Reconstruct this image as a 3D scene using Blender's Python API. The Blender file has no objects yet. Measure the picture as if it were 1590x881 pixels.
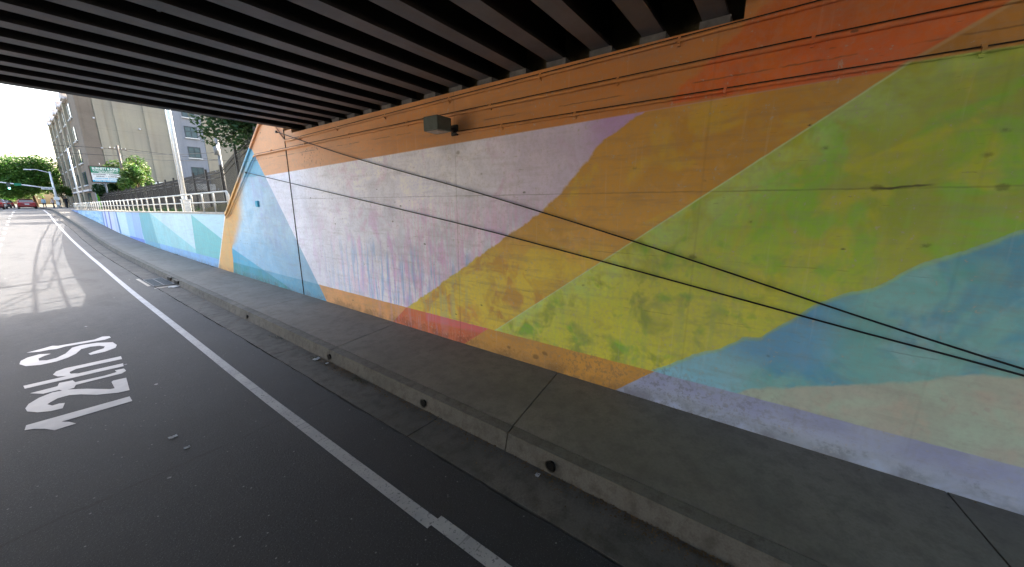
import bpy, bmesh, math, random
from mathutils import Vector, Matrix
random.seed(7)
C = bpy.context.scene.collection
R = math.radians
WX = 4.165      # plane of the mural wall
SW = 0.18       # kerb height
CH = 2.5

# ------------------------------------------------------------------ ground profile
ZY = [(-90,0),(13,0),(18,.015),(25.5,.08),(31,.19),(36.6,.34),(43.7,.67),(52,1.02),(62,1.44),(68,1.64),(73,1.75),(80,1.78),(2500,1.78)]
def interp(x, pts):
    if x <= pts[0][0]: return pts[0][1]
    for (a,b),(c,d) in zip(pts, pts[1:]):
        if x <= c: return b+(d-b)*(x-a)/(c-a)
    return pts[-1][1]
def zr(y): return interp(y, ZY)
WTOP = [(14.7,2.25),(32,2.09),(61,1.93),(68,1.90)]
def wtop(y): return interp(y, WTOP)

# ------------------------------------------------------------------ helpers
def new_bm(): return bmesh.new()
def box(bm, c, s, rz=0, m=0, mat=None):
    M = Matrix.Translation(c) @ Matrix.Rotation(rz,4,'Z')
    if mat is not None: M = mat
    v = [bm.verts.new(M @ Vector((sx*s[0]/2, sy*s[1]/2, sz*s[2]/2))) for sx in(-1,1) for sy in(-1,1) for sz in(-1,1)]
    for q in ((0,1,3,2),(4,6,7,5),(0,4,5,1),(2,3,7,6),(0,2,6,4),(1,5,7,3)):
        f = bm.faces.new([v[i] for i in q]); f.material_index = m
def tube(bm, pts, r, n=8, m=0, cap=True):
    pts = [Vector(p) for p in pts]
    rs = r if isinstance(r,(list,tuple)) else [r]*len(pts)
    rings = []
    up = None
    for i,p in enumerate(pts):
        d = (pts[min(i+1,len(pts)-1)]-pts[max(i-1,0)]).normalized()
        if up is None:
            up = Vector((0,0,1)) if abs(d.z)<.9 else Vector((1,0,0))
        a = d.cross(up).normalized(); b = a.cross(d).normalized(); up = b
        rings.append([bm.verts.new(p+(a*math.cos(t)+b*math.sin(t))*rs[i]) for t in [2*math.pi*k/n for k in range(n)]])
    for A,B in zip(rings, rings[1:]):
        for k in range(n):
            f = bm.faces.new((A[k],A[(k+1)%n],B[(k+1)%n],B[k])); f.smooth = True; f.material_index = m
    if cap:
        for g in (rings[0], rings[-1]):
            f = bm.faces.new(g); f.material_index = m
def prism(bm, poly, axis, a, b, m=0):
    def P(u,v,w):
        return {'x':(w,u,v),'y':(u,w,v),'z':(u,v,w)}[axis]
    A = [bm.verts.new(P(u,v,a)) for u,v in poly]; B = [bm.verts.new(P(u,v,b)) for u,v in poly]
    fs = [bm.faces.new(A), bm.faces.new(B[::-1])]
    n = len(poly)
    for i in range(n): fs.append(bm.faces.new((A[i],B[i],B[(i+1)%n],A[(i+1)%n])))
    for f in fs: f.material_index = m
def bevel(bm, w, seg=1):
    bmesh.ops.bevel(bm, geom=bm.edges[:], offset=w, segments=seg, affect='EDGES', clamp_overlap=True)
def obj(name, bm, mats, parent=None, smooth=False):
    me = bpy.data.meshes.new(name)
    bmesh.ops.recalc_face_normals(bm, faces=bm.faces[:])
    if smooth:
        for f in bm.faces: f.smooth = True
    bm.to_mesh(me); bm.free()
    for m in (mats if isinstance(mats,(list,tuple)) else [mats]): me.materials.append(m)
    o = bpy.data.objects.new(name, me); C.objects.link(o)
    if parent:
        o.parent = parent
        o.matrix_parent_inverse = Matrix.Translation(-Vector(parent_world(parent)))
    return o
def parent_world(p):
    v = Vector(p.location)
    while p.parent: p = p.parent; v = v + Vector(p.location)
    return v
def tag(o, label, cat, group=None, kind=None):
    o['label'] = label; o['category'] = cat
    if group: o['group'] = group
    if kind: o['kind'] = kind
    return o
def thing(name, label, cat, loc=(0,0,0), group=None):
    o = bpy.data.objects.new(name, None); C.objects.link(o); o.location = loc; o.empty_display_size = .2
    return tag(o, label, cat, group)
def part(name, bm, mats, parent, label=None, smooth=False):
    # geometry given in world space; parent has translation only
    o = obj(name, bm, mats, None, smooth)
    o.parent = parent
    w = parent_world(parent)
    o.data.transform(Matrix.Translation(-w))
    if label: o['label'] = label
    return o
def structure(name, bm, mats, smooth=False):
    o = obj(name, bm, mats, None, smooth); o['kind'] = 'structure'; return o

# ------------------------------------------------------------------ node helpers
def s2l(c):
    if isinstance(c, str):
        c = [int(c[i:i+2],16)/255 for i in (0,2,4)]
    return tuple((v/12.92 if v<=.04045 else ((v+.055)/1.055)**2.4) for v in c)+(1,)
class G:
    def __init__(s, name, rough=.8, spec=.3):
        s.m = bpy.data.materials.new(name); s.m.use_nodes = True
        s.t = s.m.node_tree; s.N = s.t.nodes; s.L = s.t.links
        s.b = s.N['Principled BSDF']; s.b.inputs['Roughness'].default_value = rough
        s.b.inputs['Specular IOR Level'].default_value = spec
        s.tc = s.N.new('ShaderNodeTexCoord')
        s.geo = s.N.new('ShaderNodeNewGeometry')
    def pos(s):
        q = s.N.new('ShaderNodeSeparateXYZ'); s.L.new(s.geo.outputs['Position'], q.inputs[0]); return q.outputs
    def set(s, inp, v):
        if hasattr(v,'is_linked'): s.L.new(v, inp)
        else: inp.default_value = v
    def math(s, op, a, b=0, c=0):
        n = s.N.new('ShaderNodeMath'); n.operation = op
        for i,v in enumerate((a,b,c)): s.set(n.inputs[i], v)
        return n.outputs[0]
    def add(s,a,b): return s.math('ADD',a,b)
    def sub(s,a,b): return s.math('SUBTRACT',a,b)
    def mul(s,a,b): return s.math('MULTIPLY',a,b)
    def step(s, v, w=.01):           # 0..1 as v crosses zero upward
        n = s.N.new('ShaderNodeMapRange'); n.interpolation_type = 'SMOOTHSTEP'
        s.set(n.inputs['Value'], v); n.inputs['From Min'].default_value = -w; n.inputs['From Max'].default_value = w
        return n.outputs['Result']
    def rng(s, v, a, b, c=0, d=1):
        n = s.N.new('ShaderNodeMapRange'); s.set(n.inputs['Value'], v)
        for k,x in zip(('From Min','From Max','To Min','To Max'),(a,b,c,d)): n.inputs[k].default_value = x
        return n.outputs['Result']
    def mix(s, f, a, b, mode='MIX'):
        n = s.N.new('ShaderNodeMix'); n.data_type = 'RGBA'; n.blend_type = mode
        s.set(n.inputs['Factor'], f)
        for i,v in ((6,a),(7,b)):
            s.set(n.inputs[i], s2l(v) if isinstance(v,str) else v)
        return n.outputs[2]
    def vec(s, x, y, z):
        n = s.N.new('ShaderNodeCombineXYZ')
        for i,v in enumerate((x,y,z)): s.set(n.inputs[i], v)
        return n.outputs[0]
    def noise(s, v, scale, detail=4, rough=.55, dist=0):
        n = s.N.new('ShaderNodeTexNoise'); s.L.new(v, n.inputs['Vector'])
        n.inputs['Scale'].default_value = scale; n.inputs['Detail'].default_value = detail
        n.inputs['Roughness'].default_value = rough; n.inputs['Distortion'].default_value = dist
        return n.outputs['Fac']
    def voro(s, v, scale, feature='F1'):
        n = s.N.new('ShaderNodeTexVoronoi'); s.L.new(v, n.inputs['Vector']); n.feature = feature
        n.inputs['Scale'].default_value = scale; return n.outputs['Distance']
    def curve(s, v, pts, x0, x1, y0, y1):
        n = s.N.new('ShaderNodeFloatCurve')
        cm = n.mapping; cu = cm.curves[0]
        P = sorted([((x-x0)/(x1-x0),(y-y0)/(y1-y0)) for x,y in pts])
        while len(cu.points) < len(P): cu.points.new(.5,.5)
        for p,(x,y) in zip(cu.points, P):
            p.location = (x,y); p.handle_type = 'VECTOR'
        cm.update()
        s.L.new(s.rng(v,x0,x1), n.inputs['Value'])
        return s.rng(n.outputs[0],0,1,y0,y1)
    def bump(s, h, strength=.3, dist=.01):
        n = s.N.new('ShaderNodeBump'); n.inputs['Strength'].default_value = strength; n.inputs['Distance'].default_value = dist
        s.L.new(h, n.inputs['Height']); s.L.new(n.outputs[0], s.b.inputs['Normal'])
    def out(s, col=None, rough=None):
        if col is not None: s.set(s.b.inputs['Base Color'], s2l(col) if isinstance(col,str) else col)
        if rough is not None: s.set(s.b.inputs['Roughness'], rough)
        return s.m
def simple(name, c1, c2=None, scale=8, rough=.7, metal=0, spec=.3, bump=0):
    g = G(name, rough, spec); g.b.inputs['Metallic'].default_value = metal
    if c2 is None: c2 = c1
    n = g.noise(g.geo.outputs['Position'], scale, 5)
    if bump: g.bump(n, bump)
    return g.out(g.mix(g.rng(n,.35,.65), c1, c2))

# ------------------------------------------------------------------ the mural
def mural():
    g = G('mural_paint', .62, .35)
    P = g.geo.outputs['Position']; x,y,z = g.pos()
    blot = g.noise(P, 1.1, 3, .6, .6); med = g.noise(P, 3.3, 3, .6, .4); fine = g.noise(P, 22, 3, .65)
    n2 = g.noise(g.vec(x, g.add(y,31), g.add(z,7)), 1.6, 3, .6, .8)
    n3 = g.noise(g.vec(x, g.add(y,91), g.add(z,17)), 2.2, 3, .6, .8)
    streak = g.noise(g.vec(0, g.mul(y,9), g.mul(z,.9)), 1, 3, .6)
    streak2 = g.noise(g.vec(5, g.mul(y,17), g.mul(z,.8)), 1, 4, .6)
    brush = g.noise(g.vec(0, g.mul(y,1.2), g.mul(z,11)), 1, 5, .65)
    wob = g.mul(g.sub(g.noise(P,9,2,.6), .5), .05)
    soft = g.mul(g.sub(g.noise(P,5,3,.65), .5), .22)
    def v(a,b,n,lo=.38,hi=.62): return g.mix(g.rng(n,lo,hi), a, b)
    yw = g.add(y,wob); zw = g.add(z,g.mul(wob,.3))
    def line(p,q,flip=False):    # signed: positive on the low-Y side of line p->q (function of z)
        k = (q[0]-p[0])/(q[1]-p[1])
        e = g.sub(g.add(g.mul(g.sub(z,p[1]),k),p[0]), y)
        return e
    AND = g.mul
    st = g.step
    # --- white / pink field
    W = v('D8D8E6','C6C7D6',blot)
    W = g.mix(g.mul(g.rng(n2,.52,.68),.6), W, 'C8A8C4')
    W = g.mix(g.mul(g.rng(med,.5,.6),.6), W, 'DFDDE8')
    big = g.noise(g.vec(3, g.mul(y,3.2), g.mul(z,1.1)), 1, 4, .6, .5)
    W = g.mix(g.mul(st(g.sub(2.3,z),.5), g.mul(g.rng(big,.52,.62),.6)), W, 'C79CCB')
    W = g.mix(g.mul(st(g.sub(1.3,z),.4), g.mul(g.rng(big,.45,.36),.5)), W, 'A9B4D8')
    dripz = g.mul(st(g.sub(2.1,g.add(z,g.mul(n2,.9))),.25), st(g.sub(g.add(8.0,n3),y),.6))
    W = g.mix(g.mul(dripz,g.mul(g.rng(streak,.48,.6),.85)), W, '88A8D0')
    W = g.mix(g.mul(dripz,g.mul(g.rng(streak2,.54,.66),.6)), W, 'C99BD2')
    W = g.mix(g.mul(g.mul(st(g.sub(2.55,z),.25),st(g.sub(5.6,y),.8)),g.mul(st(g.sub(streak2,.5),.08),.3)), W, 'DBA0C8')
    W = g.mix(g.mul(g.mul(st(g.sub(z,2.0),.5),st(g.sub(3.3,y),1.0)),.5), W, 'A98EB2')
    W = g.mix(g.mul(g.mul(st(g.sub(z,3.0),.25),st(g.sub(1.9,y),.3)),.7), W, 'A277B8')
    W = g.mix(g.mul(st(g.sub(y,7.2),1.2),.6), W, 'D6D6DC')
    col = W
    # --- blue field
    below = st(g.sub(3.27, z), .02)
    B = v('A2C4D6','B4CEDC',n2); B = g.mix(g.mul(g.rng(blot,.5,.66),.7), B, 'ACB4D6')
    B = g.mix(g.mul(g.mul(g.rng(n3,.44,.6),.8),st(g.sub(2.6,z),.8)), B, 'C2D8E0')
    B = g.mix(g.mul(g.rng(streak,.5,.7),.45), B, 'C5DBEC')
    B = g.mix(g.mul(st(g.sub(1.5,z),.5),.5), B, '6FAFD3')
    Btop = v('6FB0CA','80BAD0',med)
    B = g.mix(below, Btop, B)
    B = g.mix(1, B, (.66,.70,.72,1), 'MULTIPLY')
    mblue = st(g.mul(line((11.9,4.02),(8.58,.12)),-1),.012)
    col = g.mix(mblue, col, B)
    T = v('3488A6','4893AB',n2)
    col = g.mix(AND(mblue, st(g.sub(g.add(g.mul(g.sub(y,9.92),.2017),.1), z),.012)), col, T)
    # --- orange top band
    zt = g.add(g.mul(g.sub(9.75,y),.0225), 3.29)
    mtop = st(g.sub(z, zt),.01)
    O = v('BA7E40','AE7335',blot); O = g.mix(g.mul(g.rng(brush,.45,.65),.4), O, 'A86A2A')
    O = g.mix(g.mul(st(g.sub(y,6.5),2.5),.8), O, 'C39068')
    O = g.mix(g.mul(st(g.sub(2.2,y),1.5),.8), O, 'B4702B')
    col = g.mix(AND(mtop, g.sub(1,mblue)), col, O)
    # --- mustard
    gm = g.curve(z, [(0,6.3),(.57,5.53),(1.32,4.31),(1.93,3.34),(2.41,2.56),(2.73,2.19),(3.25,1.71),(3.48,1.3),(5,1.2)],0,5,1,7)
    mm = g.mul(st(g.sub(g.add(gm,soft),y),.03), g.sub(1,mtop))
    M = v('C2923B','B78A30',blot); M = g.mix(g.mul(g.rng(n2,.5,.6),.8), M, 'C4A832')
    M = g.mix(g.mul(g.rng(med,.55,.68),.45), M, 'CBA060')
    low = st(g.sub(1.75,g.add(z,g.mul(soft,3))),.5)
    M = g.mix(g.mul(low,g.mul(g.rng(n3,.42,.52),.9)), M, 'CDB83A')
    M = g.mix(g.mul(g.rng(brush,.5,.66),.3), M, 'A8771F')
    M = g.mix(g.mul(st(g.sub(z,2.5),.9),.4), M, 'AD7A22')
    drip2 = g.mul(g.mul(st(g.sub(y,3.9),.5),st(g.sub(1.3,z),.4)), g.mul(st(g.sub(streak,.53),.05),.35))
    M = g.mix(drip2, M, '93A58A')
    col = g.mix(mm, col, M)
    # --- red orange (upper right)
    mr = AND(st(g.add(line((1.12,3.49),(.28,4.23)),soft),.05), st(g.sub(z,3.515),.01))
    RO = v('C26418','B65614',med); RO = g.mix(g.mul(g.rng(blot,.45,.6),.6), RO, 'CB5A1C')
    RO = g.mix(g.mul(st(g.sub(z,3.9),.2),.4), RO, 'A25A1D')
    col = g.mix(mr, col, RO)
    OC = v('B07A30','A37128',med)
    col = g.mix(AND(st(g.add(line((-.6,3.52),(-1.03,3.79)),g.mul(wob,.6)),.015), st(g.sub(z,3.515),.01)), col, OC)
    col = g.mix(AND(st(g.sub(z,3.515),.01), g.mul(st(line((-.57,3.52),(-1.0,3.79)),.02), st(g.mul(line((-.61,3.52),(-1.05,3.79)),-1),.02))), col, 'B08A5C')
    # --- green
    eg = line((-.6,3.52),(3.35,.59))
    mg = AND(st(g.add(eg,g.mul(wob,.4)),.012), st(g.sub(3.545,z),.01))
    GR = v('8E9C33','9AA539',blot); GR = g.mix(g.mul(g.rng(n2,.47,.57),.9), GR, '7FAE30')
    GR = g.mix(g.mul(g.rng(n3,.52,.64),.7), GR, 'AFAE2A')
    GR = g.mix(g.mul(st(g.sub(1.9,g.sub(z,g.mul(y,.25))),.8),g.mul(g.rng(med,.35,.5),.85)), GR, 'C8C43A')
    GR = g.mix(g.mul(st(g.sub(.5,eg),.45),g.mul(g.rng(med,.4,.62),.6)), GR, 'A4C878')
    GR = g.mix(g.mul(g.rng(streak,.5,.68),.35), GR, '93AE62')
    GR = g.mix(g.mul(g.rng(g.noise(P,2.9,3,.5,1.2),.6,.7),.3), GR, 'A89A2A')
    col = g.mix(mg, col, GR)
    col = g.mix(g.mul(AND(mg, st(g.sub(.022,eg),.012)),.7), col, 'B9C39A')
    # --- teal clouds
    ht = g.curve(y, [(-6,3.6),(-3,3.0),(-1.41,2.34),(-1.14,2.15),(-.95,2.05),(-.75,1.84),(-.43,1.67),(-.27,1.49),(-.13,1.36),(-.02,1.22),(.12,1.2),(.33,1.01),(.56,.88),(.97,.58),(1.3,.3),(4,-.5)],-6,4,-1,4)
    ez = g.sub(g.add(ht,g.mul(soft,.35)),z)
    mt = st(ez,.012)
    TE = v('67A8A8','7BB3B0',blot); TE = g.mix(g.mul(g.rng(n2,.48,.6),.85), TE, '4C92B0')
    TE = g.mix(g.mul(g.rng(n3,.5,.64),.7), TE, '8BB9BC'); TE = g.mix(g.mul(g.rng(med,.56,.7),.6), TE, '55A79B')
    TE = g.mix(g.mul(st(g.sub(y,.1),.35),.7), TE, '7FB8D3')
    TE = g.mix(g.mul(g.mul(st(g.sub(y,-.55),.2),st(g.sub(.25,y),.2)),g.mul(st(g.sub(z,.95),.15),.85)), TE, '5A96BE')
    col = g.mix(mt, col, TE)
    col = g.mix(g.mul(g.mul(mt, st(g.sub(.03,ez),.02)),.5), col, '9DBB5A')
    hb = g.curve(y, [(-8,1.5),(-3,1.42),(-1.61,1.28),(-1.4,1.24),(-1.06,1.07),(-.68,.92),(.01,.66),(.2,.5),(4,-.5)],-8,4,-1,3)
    BE = v('A3AD9E','B0AFA2',n2); BE = g.mix(g.mul(g.rng(blot,.5,.62),.6), BE, 'A8C0AC'); BE = g.mix(g.mul(g.rng(med,.55,.7),.5), BE, 'BDA999')
    col = g.mix(st(g.sub(g.add(hb,g.mul(soft,.4)),z),.02), col, BE)
    # --- base band
    zb = .575
    mb = st(g.sub(zb,zw),.006)
    def band(cur, p, q, colr, w=.012):
        return g.mix(st(g.add(line(p,q),g.mul(wob,.3)), w), cur, colr)
    bb = v('4688A6','5A94AE',med)                                   # blue
    tri2 = AND(st(g.sub(y,9.92),.02), st(g.sub(g.add(g.mul(g.sub(y,9.92),.2017),.1), z),.012))
    bb = g.mix(tri2, bb, v('2C7A7C','348098',n2))
    bb = band(bb,(8.58,.12),(8.93,.56), v('C89159','BD8A50',med))
    bb = band(bb,(6.07,.14),(5.57,.56), v('BF5A33','C46A3A',n2))
    bb = g.mix(g.mul(g.mul(st(g.sub(5.0,y),.02),st(g.sub(g.add(z,g.mul(y,.03)),.57),.03)),g.mul(st(g.sub(y,3.3),.05),.7)), bb, 'C8626A')
    bb = band(bb,(4.05,.18),(3.48,.59), v('BF8A33','B5822E',n2))
    bb = band(bb,(1.43,.16),(.92,.6), v('8C93B5','9AA3BC',n2))
    bb = g.mix(g.mul(g.mul(st(g.sub(.38,g.add(z,soft)),.1),st(g.sub(1,y),.3)),.5), bb, 'A5B4C4')
    bb = g.mix(g.mul(g.mul(st(g.sub(y,4.5),.5),st(g.sub(6.5,y),.5)), g.mul(st(g.sub(streak,.55),.04),.4)), bb, 'B08AA0')
    col = g.mix(mb, col, bb)
    # --- yellow strip where the retaining wall starts
    YE = v('B88A4C','B28E54',med)
    gy = g.curve(z, [(0,15.02),(.13,14.99),(1.06,14.66),(2.07,13.6),(2.54,13.4),(3.2,13.0),(5,12)],0,5,11,17)
    softY = g.mul(st(g.sub(z,.9),.3), g.mul(g.add(soft,.05),1.6))
    yd=g.sub(g.sub(y,gy),softY); hi=st(g.sub(z,1.2),.15)
    me_ = AND(g.add(g.mul(st(yd,.012),g.sub(1,hi)),g.mul(st(g.add(yd,.15),.42),hi)), st(line((14.83,2.21),(16.57,.15)),.01))
    col = g.mix(me_, col, YE)
    # --- retaining wall
    mw = st(g.mul(line((14.86,2.21),(16.60,.15)),-1),.012)
    RW = v('BFD6D9','CBDDE0',g.add(g.mul(streak,.6),g.mul(n2,.4)))
    RW = g.mix(g.mul(g.rng(streak2,.5,.65),.5), RW, 'D5E6EA')
    def lin2(p,q):   # positive below the line
        k=(q[1]-p[1])/(q[0]-p[0]); return g.sub(g.add(g.mul(g.sub(y,p[0]),k),p[1]), z)
    RW = g.mix(AND(st(lin2((26.14,2.08),(18.9,.68)),.012), st(g.sub(26.5,y),.01)), RW, v('8FC8CB','A3D2D4',streak))
    tri = g.mul(st(line((18.79,2.09),(19.07,.54)),.01), st(lin2((18.48,2.03),(15.61,1.32)),.012))
    RW = g.mix(g.mul(st(line((18.79,2.09),(19.07,.54)),.01),.6), RW, 'B5D6E0')
    RW = g.mix(tri, RW, v('6FB9BC','7CC2BE',streak))
    def stripe(cur, y0, y1, c, lean=-.25, w=.03):
        yy = g.add(y, g.mul(g.sub(z,1.2), -lean))
        return g.mix(g.mul(st(g.sub(yy,y0),w), st(g.sub(y1,yy),w)), cur, c)
    RW = stripe(RW, 25.85, 29.1, v('5FA9B2','74B5BE',streak), .36)
    RW = stripe(RW, 28.95, 31.2, v('8FAEDC','A2B9DE',streak), -.1)
    RW = stripe(RW, 31.15, 33.1, v('96BEE4','AACAE6',streak), -.1)
    RW = stripe(RW, 33.1, 36.1, v('C4DBE2','D0E0E6',streak), -.1)
    RW = stripe(RW, 36.1, 36.75, '3F78B0', .15)
    RW = stripe(RW, 36.75, 43.4, v('C9CDE6','D6D8EA',streak), -.1)
    for a,b,c in ((37.2,37.9,'B7C6E8'),(39.5,40.1,'5A62B8'),(41.4,42.0,'5F70C4'),(42.8,43.4,'4A78BC')): RW = stripe(RW,a,b,c,-.3)
    far = g.noise(g.vec(0,g.mul(y,.35),g.mul(z,2.2)),1,4,.6,1.5)
    RW = stripe(RW, 43.4, 64.5, v('7DB2DA','B9D6E6',far,.42,.58), -.3)
    RW = stripe(RW, 60.5, 80, v('4A68B8','6E96CE',far), -.3)
    mb2 = st(g.sub(.545,zw),.006)
    RB = v('7BA9D6','88B5DA',med); RB = stripe(RB, 25.5, 28.9, '5FA6C2',.3); RB = stripe(RB,28.9,33.1,'5A7FD0',0)
    RB = stripe(RB, 33.1,36.2,'9CC4DC',0)
    RW = g.mix(AND(mb2, st(g.sub(37.5,y),.05)), RW, RB)
    RW = g.mix(g.mul(mb2, st(g.sub(y,37.5),.05)), RW, 'C9A6B4')
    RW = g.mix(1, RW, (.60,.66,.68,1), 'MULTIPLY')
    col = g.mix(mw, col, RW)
    # --- white brushed edge on retaining start
    col = g.mix(g.mul(st(g.sub(.03,g.math('ABSOLUTE',line((14.83,2.21),(16.57,.15)))),.015),.6), col, 'DDE2DE')
    # --- wear: general concrete show-through, stains, board lines
    col = g.mix(g.mul(g.rng(fine,.42,.7),.22), col, '8F8A84')
    col = g.mix(g.mul(g.rng(brush,.5,.75),.28), col, '7E776E')
    col = g.mix(g.mul(g.rng(streak2,.60,.80),.12), col, 'D8D4CC')
    col = g.mix(g.mul(g.rng(g.noise(P,.55,3),.45,.65),.16), col, '6E6A66')
    def dark(cur, cond, amt, c='3B342E'): return g.mix(g.mul(cond,amt), cur, c)
    ab = lambda v: g.math('ABSOLUTE', v)
    # cold joint and vertical form joints drawn as thin dark lines
    jn = g.add(.35,g.mul(g.rng(med,.4,.6),.3))
    col = dark(col, g.mul(st(g.sub(.007,ab(g.sub(g.add(z,g.mul(wob,.35)),2.64))),.005), g.mul(jn,st(g.sub(9.8,y),.05))), .55)
    col = dark(col, st(g.sub(.006,ab(g.sub(g.add(z,g.mul(wob,.5)),3.68))),.004), g.mul(g.rng(n2,.45,.55),.5))
    for yj,am in ((-6.4,.3),(-1.15,.10),(.66,.18),(4.12,.38),(20.0,.5),(25.4,.4),(31,.4),(36.6,.4)):
        col = dark(col, g.mul(st(g.sub(.010,ab(g.sub(g.add(y,g.mul(wob,.15)),yj))),.006),jn), am)
    for zz in (1.3,1.95):
        col = dark(col, g.mul(st(g.sub(.004,ab(g.sub(g.add(z,g.mul(wob,.6)),zz))),.004),g.rng(n3,.5,.6)), .3)
    # dirt splash and painted contact shade at the foot, scuffs, pock marks
    foot = g.mul(st(g.sub(.30,g.add(z,g.mul(g.sub(fine,.5),.5))),.09), g.rng(med,.35,.6))
    col = dark(col, foot, .5, '4A4036')
    foot2 = g.mul(st(g.sub(.50,g.add(z,g.mul(g.sub(n2,.5),.9))),.2), g.mul(g.rng(fine,.5,.62), g.mul(st(g.sub(2.6,y),.6),st(g.sub(y,-.2),1))))
    col = dark(col, foot2, .35, '4A4036')
    pk = g.voro(g.vec(x,g.mul(y,.8),g.mul(z,1.5)), 2.6)
    pn = st(g.sub(.055,g.add(pk,g.mul(g.sub(fine,.5),.12))),.012)
    col = dark(col, g.mul(pn,g.rng(n3,.48,.56)), .7)
    cl = g.mul(g.mul(st(g.sub(.45,ab(g.sub(y,8.6))),.2), st(g.sub(.22,ab(g.sub(z,3.55))),.1)), st(g.sub(g.noise(g.vec(0,g.mul(y,1.2),g.mul(z,.8)),14,4,.6),.61),.03))
    col = dark(col, cl, .75, '4E3424')
    cr = g.mul(st(g.sub(.14,ab(g.sub(y,-.77))),.05), st(g.sub(.008,ab(g.sub(g.add(z,g.mul(g.sub(med,.5),.09)),2.645))),.006))
    col = dark(col, cr, .8)
    for by,bz,br_ in ((-.62,2.645,.030),(-1.26,2.63,.032),(-.96,2.2,.02),(.67,1.97,.035),(-.25,2.98,.018),(-1.2,3.02,.02),(-1.33,3.32,.02),(-1.15,2.86,.02),(1.35,2.9,.012),(.2,2.35,.012),(4.06,3.28,.035),(4.6,2.9,.014),(5.7,2.55,.014),(3.6,2.95,.014),(7.9,2.62,.012),(3.1,.36,.03),(2.6,.33,.05),(2.45,.42,.04),(-.1,1.05,.012),(1.9,1.5,.014)):
        dd=g.math('SQRT', g.add(g.math('POWER',g.sub(y,by),2), g.math('POWER',g.mul(g.sub(z,bz),1.4),2)))
        col = dark(col, st(g.sub(br_,g.add(dd,g.mul(g.sub(fine,.5),.07))),.02), .5)
    chip = g.mul(st(g.sub(fine,.66),.015), g.rng(med,.5,.56))
    col = g.mix(g.mul(chip,.5), col, 'A09A90')
    scr = g.noise(g.vec(2, g.mul(g.add(y,g.mul(z,.3)),6), g.mul(z,60)), 1, 3, .6)
    col = dark(col, g.mul(st(g.sub(scr,.69),.015), g.rng(n3,.5,.56)), .35)
    h = g.add(g.mul(fine,.5), g.mul(brush,.8))
    g.bump(h, .35, .012)
    hs=g.N.new('ShaderNodeHueSaturation'); hs.inputs['Saturation'].default_value=.96; hs.inputs['Value'].default_value=1.42; g.L.new(col,hs.inputs['Color'])
    return g.out(hs.outputs[0], g.rng(fine,.3,.7,.5,.75))
M_mural = mural()

# ------------------------------------------------------------------ other materials
def asphalt():
    g = G('asphalt', .8, .35); P = g.geo.outputs['Position']; x,y,z = g.pos()
    grain = g.noise(P, 45, 4, .8); mid = g.noise(P, 6, 5, .6); big = g.noise(P, .5, 4, .6)
    sp = g.voro(P, 70)
    c = g.mix(g.rng(grain,.35,.68), '16171A', '33353B')
    c = g.mix(g.mul(g.rng(mid,.4,.65),.35), c, '2C2C30')
    c = g.mix(g.mul(g.rng(big,.42,.6),.35), c, '34353A')
    c = g.mix(g.mul(g.step(g.sub(.16,sp),.04),.5), c, '77777A')
    fl = g.voro(P, 9)
    c = g.mix(g.mul(g.step(g.sub(.06,fl),.02),.6), c, '8A8A8C')
    along = g.noise(g.vec(g.mul(x,3), g.mul(y,.12), 0), 1, 4, .6)
    c = g.mix(g.mul(g.rng(along,.5,.68),.35), c, '29292C')
    ab = lambda v: g.math('ABSOLUTE', v)
    w = g.mul(g.sub(g.noise(P,4,4,.6),.5),.12); w2 = g.mul(g.sub(g.noise(P,1.3,4,.6),.5),.5)
    for yy in (-2.6,4.4,14.67,22.5,33): c = g.mix(g.mul(g.step(g.sub(.018,ab(g.sub(g.add(g.sub(y,g.mul(x,.04)),w),yy))),.008), g.mul(g.rng(mid,.35,.5),.75)), c, '1E1E20')
    c = g.mix(g.mul(g.step(g.sub(.012,ab(g.sub(g.add(x,w2),-.9))),.01), g.mul(g.step(g.sub(y,15),.5),.6)), c, '232325')
    c = g.mix(g.mul(g.step(g.sub(g.add(y,g.mul(g.sub(mid,.5),4)),12.5),3.0),.13), c, '96938C')  # asphalt beyond the bridge painted lighter to boost the sunlit stretch
    # tar-dark patched half in the lane beside the gutter, worn stains
    wet = g.noise(g.vec(g.mul(x,1.4),g.mul(y,.5),3),1,4,.55)
    c = g.mix(g.mul(g.rng(wet,.52,.68),.45), c, '202022')
    gum = g.voro(g.vec(x,g.mul(y,.8),0), 1.7)
    c = g.mix(g.mul(g.step(g.sub(.035,g.add(gum,g.mul(g.sub(grain,.5),.05))),.008),.6), c, '9C9CA2')
    g.bump(g.add(grain,g.mul(mid,.3)), .9, .012)
    return g.out(c, g.rng(grain,.3,.7,.6,.85))
M_asph = asphalt()
def concrete(name, a, b, dirt, scale=1, dirtamt=.5, rough=.85):
    g = G(name, rough, .25); P = g.geo.outputs['Position']; x,y,z = g.pos()
    f = g.noise(P, 40*scale, 4, .7); m = g.noise(P, 5*scale, 5, .6); l = g.noise(P, .8*scale, 5, .6)
    c = g.mix(g.rng(l,.38,.62), a, b)
    c = g.mix(g.mul(g.rng(m,.45,.68),dirtamt), c, dirt)
    c = g.mix(g.mul(g.rng(f,.4,.7),.35), c, dirt)
    sp = g.voro(g.vec(x,y,0), 2.3)
    c = g.mix(g.mul(g.step(g.sub(.03,sp),.01),.35), c, '2A2725')
    g.bump(g.add(f,m), .35, .006)
    return g.out(c)
M_side = concrete('sidewalk_concrete','6E6A64','7B766F','5A5650')
M_gut = concrete('gutter_concrete','545350','625F5B','3A3734',1.3,.6)
M_kerb = concrete('kerb_concrete','605E59','6C6963','45413B',1.6,.6)
M_conc = concrete('bare_concrete','A49E94','B2ACA2','847E74',.6,.4)
M_dirt = concrete('dry_ground','564D3E','4A4A34','3A3528',.8,.6)
M_pad = simple('bearing_grey','6F7073','5C5C5E',10)
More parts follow.
